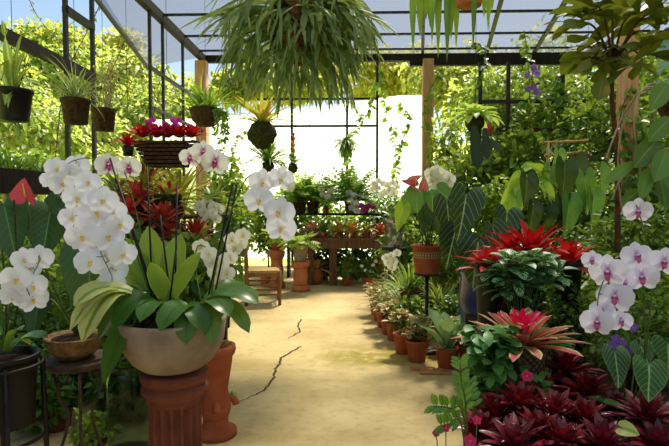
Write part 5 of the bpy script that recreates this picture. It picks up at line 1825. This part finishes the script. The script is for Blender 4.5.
# violet bloom on the trellis
fo = at(532, 78, 8.0)
t = thing('violet_blossom', 'small violet blossom cluster on the trellis vine below the roof beam', 'flower', fo)
m = MB(); m.tube([(0, 0, .2), (0, 0, -.25)], .003, 4); m.build('stem', ['stem'], t)
for i in range(9):
    flower(t, fo, fo + V((U(-.07, .07), U(-.06, .02), U(-.22, .2))), .1, 'violet')

# mounted plant with a lime frill and two dark tongue leaves
c = at(475, 120, 6.6)
t = thing('hanging_tongue_plant', 'pale lime frilly plant with two long dark tongue leaves hanging by the trellis', 'hanging plant', c)
m = MB(); m.ball((0, 0, -.03), .12, 14, 9, 0, .1); m.build('root_ball', ['moss'], t)
m = MB(); rosette(m, (0, 0, 0), 30, .32, .09, 1.0, .1, 1.9, 'blunt', wave=0) if False else rosette(m, (0, 0, .02), 38, .36, .09, 1.1, .1, 1.7, 'blunt'); m.build('foliage', ['fern_lime'], t)
for (a, b, w) in [((474, 126), (478, 170), .15), ((485, 128), (487, 160), .11), ((488, 140), (502, 150), .1)]:
    m = MB(); m.leaf_to(at(*a, 6.45) - c, at(*b, 6.4) - c, w, 0, 'strap', .1, 6, 0, (0, -1, .1)); m.build('tongue_leaf', ['tongue'], t)
m = MB(); m.tube([(0, 0, .1), (0, 0, ROOF - c.z)], .003, 4); m.build('hanger_wire', ['iron'], t)
for (px, py, Y, mt, lab, fl) in [(488, 136, 7.6, 'terra', 'tiny hanging pot with a red bloom on the black trellis', 1), (586, 162, 6.9, 'terra', 'tiny terracotta pot hanging at the end of the bamboo frame', 0), (592, 180, 6.8, 'terra', 'lower tiny terracotta pot hanging past the bamboo frame', 0)]:
    c = at(px, py, Y)
    t = thing('hanging_small_pot', lab, 'hanging plant', c)
    pot(t, .07, .11, mt)
    m = MB(); cloud(m, (0, 0, .15), (.1, .1, .09), 60, .07, .04); m.build('foliage', ['shrub_a'], t)
    if fl:
        flower(t, c, at(px - 1, py - 9, Y - .15), .12, 'impatiens')
    hanger(t, .07, .1, ROOF - c.z)

# long dark philodendron
p = at(560, 260, 5.2); O3 = V((p.x, p.y, 0))
ph = thing('philodendron', 'philodendron with many long dark hanging leaves in front of the bamboo frame', 'potted plant', O3)
pot(ph, .18, .34, 'terra_old')
s3 = O3 + V((0, 0, .3))
m = MB(); m.tube([(0, 0, .3), (0, .02, at(560, 175, 5.2).z)], .03, 8); m.build('moss_pole', ['moss'], ph)
for (j, tip, w, mt) in [((527, 178, 5.05), (526, 208, 5.0), .24, 'long_heart'), ((565, 166, 5.0), (564, 202, 4.95), .27, 'long_heart'), ((549, 202, 4.95), (548, 238, 4.9), .22, 'long_heart'), ((569, 202, 4.9), (567, 238, 4.85), .24, 'mid_heart'),
                        ((585, 178, 5.0), (588, 214, 4.95), .22, 'mid_heart'), ((593, 196, 4.95), (594, 230, 4.9), .2, 'mid_heart'), ((540, 172, 5.1), (533, 162, 5.0), .16, 'lime_heart'), ((545, 188, 5.0), (556, 204, 4.9), .14, 'lime_heart'),
                        ((533, 208, 5.0), (531, 238, 4.95), .2, 'long_heart'), ((558, 152, 5.3), (556, 172, 5.25), .2, 'mid_heart'), ((550, 170, 5.15), (545, 198, 5.1), .2, 'mid_heart'), ((578, 160, 5.2), (582, 190, 5.15), .2, 'long_heart'), ((515, 196, 5.1), (512, 222, 5.05), .16, 'mid_heart'), ((600, 170, 5.2), (604, 200, 5.15), .18, 'mid_heart')]:
    top = V((O3.x, O3.y + .02, min(at(*j).z, at(560, 178, 5.2).z) - .05))
    stalk_leaf(ph, O3, top, at(*j), at(*tip), w * .82, mt, (U(-.5, .5), -1, U(.1, .7)), ARROW, U(.1, .5), .006, 'leaf', 'stem', None, .3)
# lime arching philodendron stem leaves beside it
p = at(512, 240, 5.6); O4 = V((p.x, p.y, 0))
lm = thing('lime_philodendron', 'lime green arching plant between the blue pot and the dark philodendron', 'potted plant', O4)
pot(lm, .15, .3, 'terra_old')
for (j, tip, w) in [((524, 168, 5.3), (538, 164, 5.2), .14), ((520, 176, 5.35), (508, 190, 5.3), .14), ((518, 186, 5.3), (500, 204, 5.25), .16), ((516, 200, 5.3), (520, 216, 5.25), .14), ((510, 206, 5.3), (496, 220, 5.25), .15)]:
    stalk_leaf(lm, O4, O4 + V((0, 0, .27)), at(*j), at(*tip), w, 'lime_heart', (0, -.8, .6), ARROW, .15, .006)

# ------------------------------------------------------------------ upper right: oval-leaved tree and trailing vine
p = at(616, 300, 3.9)
O5 = V((p.x, p.y, .05))
tt = thing('oval_leaf_tree', 'slim tree with big olive oval leaves under the roof', 'tree', O5)
top = at(613, 48, 3.8)
m = MB(); m.tube(bez([O5, at(618, 180, 3.9), at(612, 100, 3.85), top], 6), [.022, .014], 7)
brs = []
for (px, py, dy) in [(580, 20, 0), (598, 5, -.2), (630, 15, -.1), (650, 30, .1), (590, 48, .1), (640, 55, -.2), (612, 10, .2), (660, 8, -.2), (600, 62, -.15), (622, 60, .2)]:
    e = at(px, py, 3.75 + dy)
    m.tube(bez([top - V((0, 0, .12)), top.lerp(e, .5) + V((0, 0, .03)), e], 4), [.01, .005], 5); brs.append(e)
m.build('trunk', ['bark'], tt, O5)
m = MB()
for (px, py, az_, L) in [(563, 22, PI + .3, .3), (575, 8, PI - .4, .28), (590, -2, 2, .26)]:
    pass
for e in brs:
    for q in range(12):
        a = U(0, 6.28)
        m.leaf(e + V((U(-.08, .08), U(-.08, .08), U(-.06, .06))), a, U(-.3, .8), U(.17, .28), U(.09, .13), U(.3, .9), 'obov', .12, 6, U(-.6, .6), 0, None, 1.2, .04)
for (a_, b_, w) in [((592, 24, 3.6), (563, 27, 3.55), .12), ((605, 75, 3.6), (598, 100, 3.58), .13), ((590, 38, 3.7), (567, 42, 3.65), .1), ((618, 48, 3.55), (642, 47, 3.5), .09), ((590, 58, 3.6), (582, 76, 3.55), .1)]:
    m.leaf_to(at(*a_), at(*b_), w, .01, 'obov', .15, 6, 0, (0, -.8, .6))
m.build('foliage', ['big_oval'], tt, O5)
# trailing vine with smooth leaves at the right edge
p = at(684, 96, 2.15)
tv = thing('hanging_smooth_vine', 'dark hanging basket at the frame edge with a trailing vine of smooth pointed leaves', 'hanging plant', p)
tv['label'] = 'trailing hanging vine of large smooth pointed leaves over the lilac orchid'
m = MB(); m.lathe([(0, -.12), (.06, -.11), (.1, -.03), (.11, .03), (0, .03)], (0, 0, 0), 20); m.build('basket', ['basket'], tv)
PV = [[at(678, 92, 2.12), at(650, 84, 2.08), at(626, 110, 2.05), at(612, 142, 2.05), at(606, 160, 2.05)], [at(676, 94, 2.1), at(645, 88, 2.05), at(634, 120, 2.0), at(640, 170, 2.0), at(636, 205, 2.0)],
      [at(690, 142, 2.05), at(650, 155, 2.0), at(622, 178, 2.0), at(612, 200, 2.02)], [at(680, 96, 2.1), at(660, 100, 2.1), at(652, 140, 2.1), at(648, 190, 2.1)], [at(676, 92, 2.12), at(640, 92, 2.1), at(622, 130, 2.1), at(618, 170, 2.1), at(622, 210, 2.1)]]
m = MB()
for p_ in PV:
    m.tube(bez(p_, 8), .0035, 6)
m.build('stem', ['pale_bark'], tv, p)
for (a_, b_, w) in [((668, 84, 2.0), (650, 110, 1.96), .075), ((672, 118, 1.98), (648, 142, 1.95), .07), ((658, 140, 1.98), (634, 168, 1.94), .08), ((636, 162, 1.98), (604, 184, 1.95), .045), ((668, 150, 1.95), (654, 182, 1.9), .08), ((650, 168, 1.95), (640, 200, 1.9), .06),
                    ((664, 168, 1.95), (680, 200, 1.9), .08), ((660, 176, 2.0), (666, 210, 1.95), .08), ((640, 190, 2.0), (622, 206, 1.98), .05), ((672, 100, 2.05), (690, 128, 2.0), .08)]:
    m = MB(); m.leaf_to(at(*a_), at(*b_), w, .006, 'oval', .18, 8, 0, (.2, -.9, .4), None, .02, 5); m.build('leaf', ['hoya'], tv, p)
m = MB(); m.tube([(0, 0, 0), (0, 0, ROOF - p.z)], .004, 5); m.build('hanger_wire', ['iron'], tv)

# ------------------------------------------------------------------ right: red bromeliads, striped-leaf plant, pink bromeliad
bench_z = .55
q0, q1 = at(478, 300, 3.4), at(585, 300, 3.4)
rack('slatted_rack', 'dark slatted rack hidden under the scarlet bromeliads and striped-leaf plant', q0.x, q1.x, 3.36, 3.8, bench_z)
for (px, py, Y, n, L, W, mats, lab) in [(532, 250, 3.55, 26, .4, .06, ['brom_red'], 'tall scarlet bromeliad at the middle of the rack behind the striped leaves'), (490, 264, 3.2, 22, .26, .05, ['brom_red', 'brom_core'], 'scarlet bromeliad reaching towards the blue pot'),
                                        (568, 260, 3.45, 22, .3, .055, ['brom_red'], 'scarlet bromeliad at the lilac orchid end of the rack'), (510, 252, 3.6, 22, .32, .05, ['brom_red'], 'scarlet bromeliad between the blue pot and the tall scarlet one')]:
    c = at(px, py, Y)
    bromeliad('scarlet_bromeliad', lab, (c.x, c.y, bench_z), (.09, max(.1, c.z - bench_z), 'black', .75), n, L, W, mats, 'scarlet bromeliads above the striped-leaf plant', 'potted plant')
c = at(522, 300, 3.2)
t = thing('striped_leaf_plant', 'bushy plant with dark leaves striped in silver below the scarlet bromeliads', 'potted plant', (c.x, c.y, 0))
pot(t, .12, .5, 'terra_old', 0, .8)
m = MB(); st_ = MB()
for (px, py, dy) in [(497, 266, 0), (508, 260, -.1), (520, 258, 0), (532, 257, -.05), (540, 262, -.1), (520, 264, -.15), (505, 272, -.1), (535, 268, -.15), (548, 264, 0), (515, 276, -.1), (528, 280, -.1), (494, 278, 0), (545, 278, -.05), (555, 272, 0), (500, 284, 0), (512, 288, -.05)]:
    e = at(px, py, 3.1 + dy) - V((c.x, c.y, 0))
    st_.tube(bez([V((0, 0, .45)), V((e.x * .6, e.y * .6, .45 + (e.z - .45) * .7)), e], 4), .004, 4)
    for lay in range(2):
        rosette(m, e - V((0, 0, .04 * lay)), 6, .125, .066, .55 - .3 * lay, .15 - .3 * lay, .6, 'oval', inner_short=.25)
st_.build('stem', ['stem'], t); m.build('foliage', ['pilea'], t)

# pink striped bromeliad in a woven pot
P = at(521, 384, 2.62)
zb = max(0.0, bed_z(P.x, P.y)) + .02
zt2 = at(521, 343, 2.62).z
t = thing('pink_bromeliad', 'large pink and yellow striped bromeliad in a woven stone pot', 'potted plant', (P.x, P.y, zb))
hh = zt2 - zb
m = MB(); m.lathe([(0, 0), (.085, 0), (.1, hh * .3), (.115, hh * .8), (.125, hh * .94), (.125, hh), (.11, hh), (.1, hh * .9), (0, hh * .9)], (0, 0, 0), 48); m.build('pot', ['weave'], t)
m = MB(); rosette(m, (0, 0, hh * .92), 36, .37, .06, 1.05, .15, .45, 'strap', 0, None, .3, .1, 7, 1.9, .5); m.build('foliage', ['brom_pink'], t)
m = MB(); rosette(m, (0, 0, hh * .92 + .06), 11, .2, .05, 1.45, .7, .4); m.build('center_leaves', ['brom_core'], t)
# glossy trailing plant that covers the bed edge
c = at(488, 375, 2.75)
t = thing('trailing_begonia', 'glossy green trailing plant draping beside the woven pot down to the floor', 'plant', (c.x + .05, c.y + .1, .02))
m = MB(); st_ = MB()
O6 = V(t.location)
for i in range(60):
    px = U(474, 510); py = U(326, 412)
    e = at(px, py, 2.42 + U(-.05, .2) + abs(px - 494) * .003) - O6
    st_.tube(bez([V((0, 0.05, .0)), V((e.x * .3, .05, e.z * .8)), e], 4), .003, 4)
    for q in range(5):
        a = U(PI, 2 * PI)
        m.leaf(e + V((U(-.02, .02), 0, U(-.03, .03))), a, U(-.5, .5), U(.07, .11), U(.045, .065), .7, 'oval', .15, 5, U(-.5, .5))
st_.build('stem', ['stem'], t); m.build('foliage', ['begonia'], t)
for i, (px, py, Y, lab) in enumerate([(540, 335, 2.75, 'glossy green plant under the lilac side of the pink bromeliad')]):
    c = at(px, py, Y); zz = bed_z(c.x, c.y) + .02
    t = thing('glossy_plant', lab, 'plant', (c.x, c.y, zz))
    O6 = V(t.location); m = MB(); st_ = MB()
    for k_ in range(22):
        e = at(px + U(-22, 24), py + U(-16, 22), Y + U(-.12, .1)) - O6
        st_.tube([V((0, 0, 0)), e], .003, 4)
        for q in range(4):
            m.leaf(e, U(0, 6.28), U(-.4, .5), U(.06, .1), U(.04, .06), .7, 'oval', .15, 5)
    st_.build('stem', ['stem'], t); m.build('foliage', ['begonia'], t)

# maroon rosettes
MR = [
    (566, 362, 2.62, .2, 'm', 'maroon bromeliad rosette highest of the bed, under the lilac orchid'), (588, 384, 2.42, .19, 'm', 'maroon rosette beside the taller pale-veined heart leaf'), (545, 392, 2.5, .17, 'm', 'maroon rosette right behind the pink five-petal bloom on the bed'),
    (521, 398, 2.25, .2, 'm', 'bright-streaked maroon rosette over the path end of the bed'), (496, 408, 2.25, .18, 'm', 'maroon rosette hanging over the path beside the fern-like leaflet stems'), (556, 408, 2.2, .2, 'm', 'maroon rosette in the centre of the bed'),
    (515, 438, 1.98, .2, 'd', 'dark purple rosette closest to the leaflet plant at the lower edge'), (562, 436, 1.98, .19, 'm', 'maroon rosette at the lower edge beside the dark purple one'), (603, 436, 1.95, .19, 'd', 'dark purple rosette next to the small pale caladium leaf'),
    (648, 410, 2.05, .2, 'd', 'dark purple rosette below the widest pale-veined leaf'), (642, 360, 2.6, .19, 'd', 'dark rosette behind the pale-veined heart leaves'), (618, 402, 2.3, .17, 'd', 'dark purple rosette between the pale-veined leaf and the maroon ones'),
    (539, 424, 2.05, .17, 'm', 'small maroon rosette between the two lower edge rosettes'), (585, 412, 2.15, .18, 'm', 'maroon rosette between the bed centre and the caladium leaf'), (480, 420, 2.15, .14, 'm', 'smallest maroon rosette at the path edge'), (660, 440, 1.9, .18, 'd', 'dark purple rosette in the lower corner'),
]
for (px, py, Y, L, kd, lab) in MR:
    c = at(px, py + 6, Y)
    zz = max(.003, bed_z(c.x, c.y)) + .015
    h = max(.06, c.z - zz - .03)
    t = thing('maroon_rosette', lab, 'bromeliad', (c.x, c.y, zz), 'maroon rosettes on the bed')
    m = MB(); m.lathe([(0, 0), (.05, 0), (.07, h * .9), (.072, h), (.06, h), (0, h * .93)], (0, 0, 0), 16); m.build('pot', ['black'], t)
    m = MB(); rosette(m, (0, 0, h), 38, L * .95, .036, 1.4, .15, .5, 'brom', 0, None, .4, .15, 5); m.build('foliage', ['brom_maroon' if kd == 'm' else 'brom_dark'], t)

# lilac moth orchid
c = at(640, 400, 2.15); zz = bed_z(c.x, c.y) + .016
O7 = V((c.x, c.y, zz))
t = thing('lilac_orchid', 'moth orchid with lilac-white purple-lipped flowers over the maroon bed', 'potted plant', O7)
pot(t, .08, .14, 'terra_old')
m = MB(); rosette(m, (0, 0, .13), 8, .22, .07, .9, .2, .7, 'strap'); m.build('foliage', ['strap'], t)
spike(t, O7, [O7 + V((0, 0, .12)), at(648, 330, 2.0), at(652, 280, 1.95), at(644, 230, 1.9), at(636, 205, 1.88)], FP([(638, 211, .95), (637, 256, 1.05), (664, 262, 1.05), (642, 277, 1.1)], 1.87, .1, .02), 'lilac', .0035)
spike(t, O7, [O7 + V((0, 0, .12)), at(645, 340, 2.0), at(640, 290, 1.95), at(618, 262, 1.9), at(600, 290, 1.88), at(596, 330, 1.86)], FP([(592, 260, .7), (608, 272, 1.25), (615, 297, 1.2), (602, 312, .9), (597, 322, 1.1), (621, 321, .8), (625, 283, .7)], 1.86, .1, .02), 'lilac', .0035)
for (px, py) in [(616, 338), (632, 328), (628, 344)]:
    pass
# small violet flowers near the lilac orchid
c = at(622, 345, 2.5)
t = thing('violet_flower_plant', 'low plant with tiny violet flowers under the lilac orchid', 'plant', (c.x, c.y, bed_z(c.x, c.y) + .016))
O8 = V(t.location); m = MB()
cloud(m, at(622, 352, 2.5) - O8, (.16, .12, .1), 160, .045, .028); m.tube([(0, 0, 0), at(622, 352, 2.5) - O8], .004, 4)
m.build('foliage', ['shrub_b'], t)
for (px, py) in [(616, 339), (621, 343), (633, 327), (612, 346), (627, 350)]:
    flower(t, O8, at(px, py, 2.36), .045, 'violet')
# pale-veined heart leaves
c = at(640, 420, 2.2); O9 = V((c.x - .05, c.y, bed_z(c.x, c.y) + .016))
t = thing('velvet_heart_plant', 'velvety heart leaves with pale veins at the lower corner of the bed', 'potted plant', O9)
pot(t, .07, .12, 'terra_old')
for (j, tip, w, nm) in [((615, 353, 2.02), (620, 388, 1.95), .1, (-.1, -1, .35)), ((649, 366, 1.95), (650, 402, 1.88), .135, (0, -1, .35)), ((668, 344, 2.1), (670, 372, 2.05), .15, (.1, -1, .3)), ((640, 345, 2.3), (650, 365, 2.25), .1, (0, -1, .5))]:
    stalk_leaf(t, O9, O9 + V((0, 0, .11)), at(*j), at(*tip), w, 'clari', nm, HEART, .1, .004)
c = at(632, 440, 1.9)
t = thing('pale_caladium', 'small pale green caladium leaf among the dark rosettes', 'plant', (c.x, c.y + .05, bed_z(c.x, c.y) + .016))
stalk_leaf(t, V(t.location), V(t.location), at(622, 428, 1.88), at(640, 434, 1.84), .07, 'strap_pale', (0, -.7, .7), ARROW, .1, .003)
# leaflet plant and pink impatiens at the path
c = at(474, 440, 2.1); c.z = 0.004
t = thing('leaflet_plant', 'upright glossy leaflet stems leaning over the path at the bed edge', 'plant', c)
for (pts, n_) in [([(474, 440, 2.1), (466, 410, 2.1), (462, 385, 2.1), (460, 362, 2.1)], 11), ([(474, 440, 2.1), (464, 418, 2.08), (450, 408, 2.05), (434, 406, 2.03)], 10), ([(472, 440, 2.05), (462, 428, 2.02), (450, 424, 2.0), (440, 426, 1.98)], 6), ([(476, 440, 2.12), (474, 415, 2.15), (470, 398, 2.15), (470, 380, 2.2)], 6)]:
    m = MB()
    pp = bez([V(c)] + [at(*q) for q in pts[1:]], 6)
    m.tube(pp, [.004, .002], 5, 1)
    k0 = len(pp) // 3
    for i in range(n_ * 2):
        q = pp[min(len(pp) - 1, k0 + int((len(pp) - k0) * (i // 2 + .5) / n_))]
        d = (pp[-1] - pp[k0]).normalized()
        sd = d.cross(V((0, -1, .2))).normalized() * (1 if i % 2 else -1)
        e = q + (sd * .8 + d * .6).normalized() * U(.042, .054)
        m.leaf_to(q, e, .019, .004, 'oval', .2, 4, 0, (0, -1, .3))
    m.build('leaflet_stem', ['zz', 'stem'], t, c)
c = at(468, 444, 2.0); c.z = .004
for (cc, fl, lab) in [((446, 446, 2.1), [(436, 433, .032), (446, 428, .032)], 'small red-flowered seedling spilling onto the path'), ((472, 446, 1.98), [(470, 441, .05), (477, 420, .036)], 'pink-flowered bushy plant at the lower edge of the bed')]:
    g = at(*cc); g.z = .004
    t = thing('pink_impatiens', lab, 'plant', g)
    m = MB(); st_ = MB()
    for i in range(16):
        e = V((U(-.1, .1), U(-.1, .1), U(.04, .2)))
        st_.tube([V((0, 0, 0)), e], .003, 4)
        for q in range(4):
            m.leaf(e, U(0, 6.28), U(-.2, .6), U(.05, .08), U(.03, .045), .5, 'oval', .15, 4)
    st_.build('stem', ['stem'], t); m.build('foliage', ['begonia'], t)
    for (px, py, s_) in fl:
        f_ = at(px, py, cc[2] - .12)
        m = MB(); m.tube([g + V((0, 0, .05)), f_], .002, 4); fs = m.build('flower_stalk', ['stem'], t, g)
        flower(fs, g, f_, s_, 'impatiens')
c = at(530, 392, 2.45)
t = thing('pink_bloom_plant', 'single bright pink five-petal bloom with green leaves below the woven pot', 'plant', (c.x, c.y, bed_z(c.x, c.y) + .016))
O8 = V(t.location); m = MB()
for i in range(14):
    e = at(528 + U(-16, 20), 382 + U(-10, 10), 2.42) - O8
    m.tube([V((0, 0, 0)), e], .002, 4, 1)
    m.leaf(e, U(0, 6.28), U(-.1, .5), .09, .05, .5, 'oval', .15, 4)
m.build('foliage', ['begonia', 'stem'], t)
flower(t, O8, at(527, 376, 2.3), .055, 'impatiens', .1)

# ------------------------------------------------------------------ light
sun_d = bpy.data.lights.new('sun', 'SUN')
sun_d.energy = 12.0
sun_d.angle = math.radians(9)
sun_d.color = (1, .95, .85)
sun = bpy.data.objects.new('sun', sun_d)
COL.objects.link(sun)
sd = V((.22, .62, 1.0)).normalized()
sun.rotation_euler = sd.to_track_quat('Z', 'Y').to_euler()
w = bpy.data.worlds.new('sky')
SC.world = w
w.use_nodes = True
nt = w.node_tree
nt.nodes.clear()
out = nt.nodes.new('ShaderNodeOutputWorld')
bg = nt.nodes.new('ShaderNodeBackground')
sk = nt.nodes.new('ShaderNodeTexSky')
sk.sky_type = 'NISHITA'
sk.sun_disc = False
sk.sun_elevation = math.asin(sd.z)
sk.sun_rotation = math.atan2(sd.x, sd.y)
sk.air_density = 1.2
sk.dust_density = 1.0
bg.inputs[1].default_value = .11
nt.links.new(sk.outputs[0], bg.inputs[0])
nt.links.new(bg.outputs[0], out.inputs[0])

SC.view_settings.view_transform = 'Standard'
SC.view_settings.look = 'None'
SC.view_settings.exposure = 0.55
SC.view_settings.gamma = 1
SC.view_settings.use_curve_mapping = False
SC.cycles.use_denoising = True
SC.cycles.max_bounces = 8
SC.cycles.transparent_max_bounces = 12
SC.cycles.sample_clamp_indirect = 6
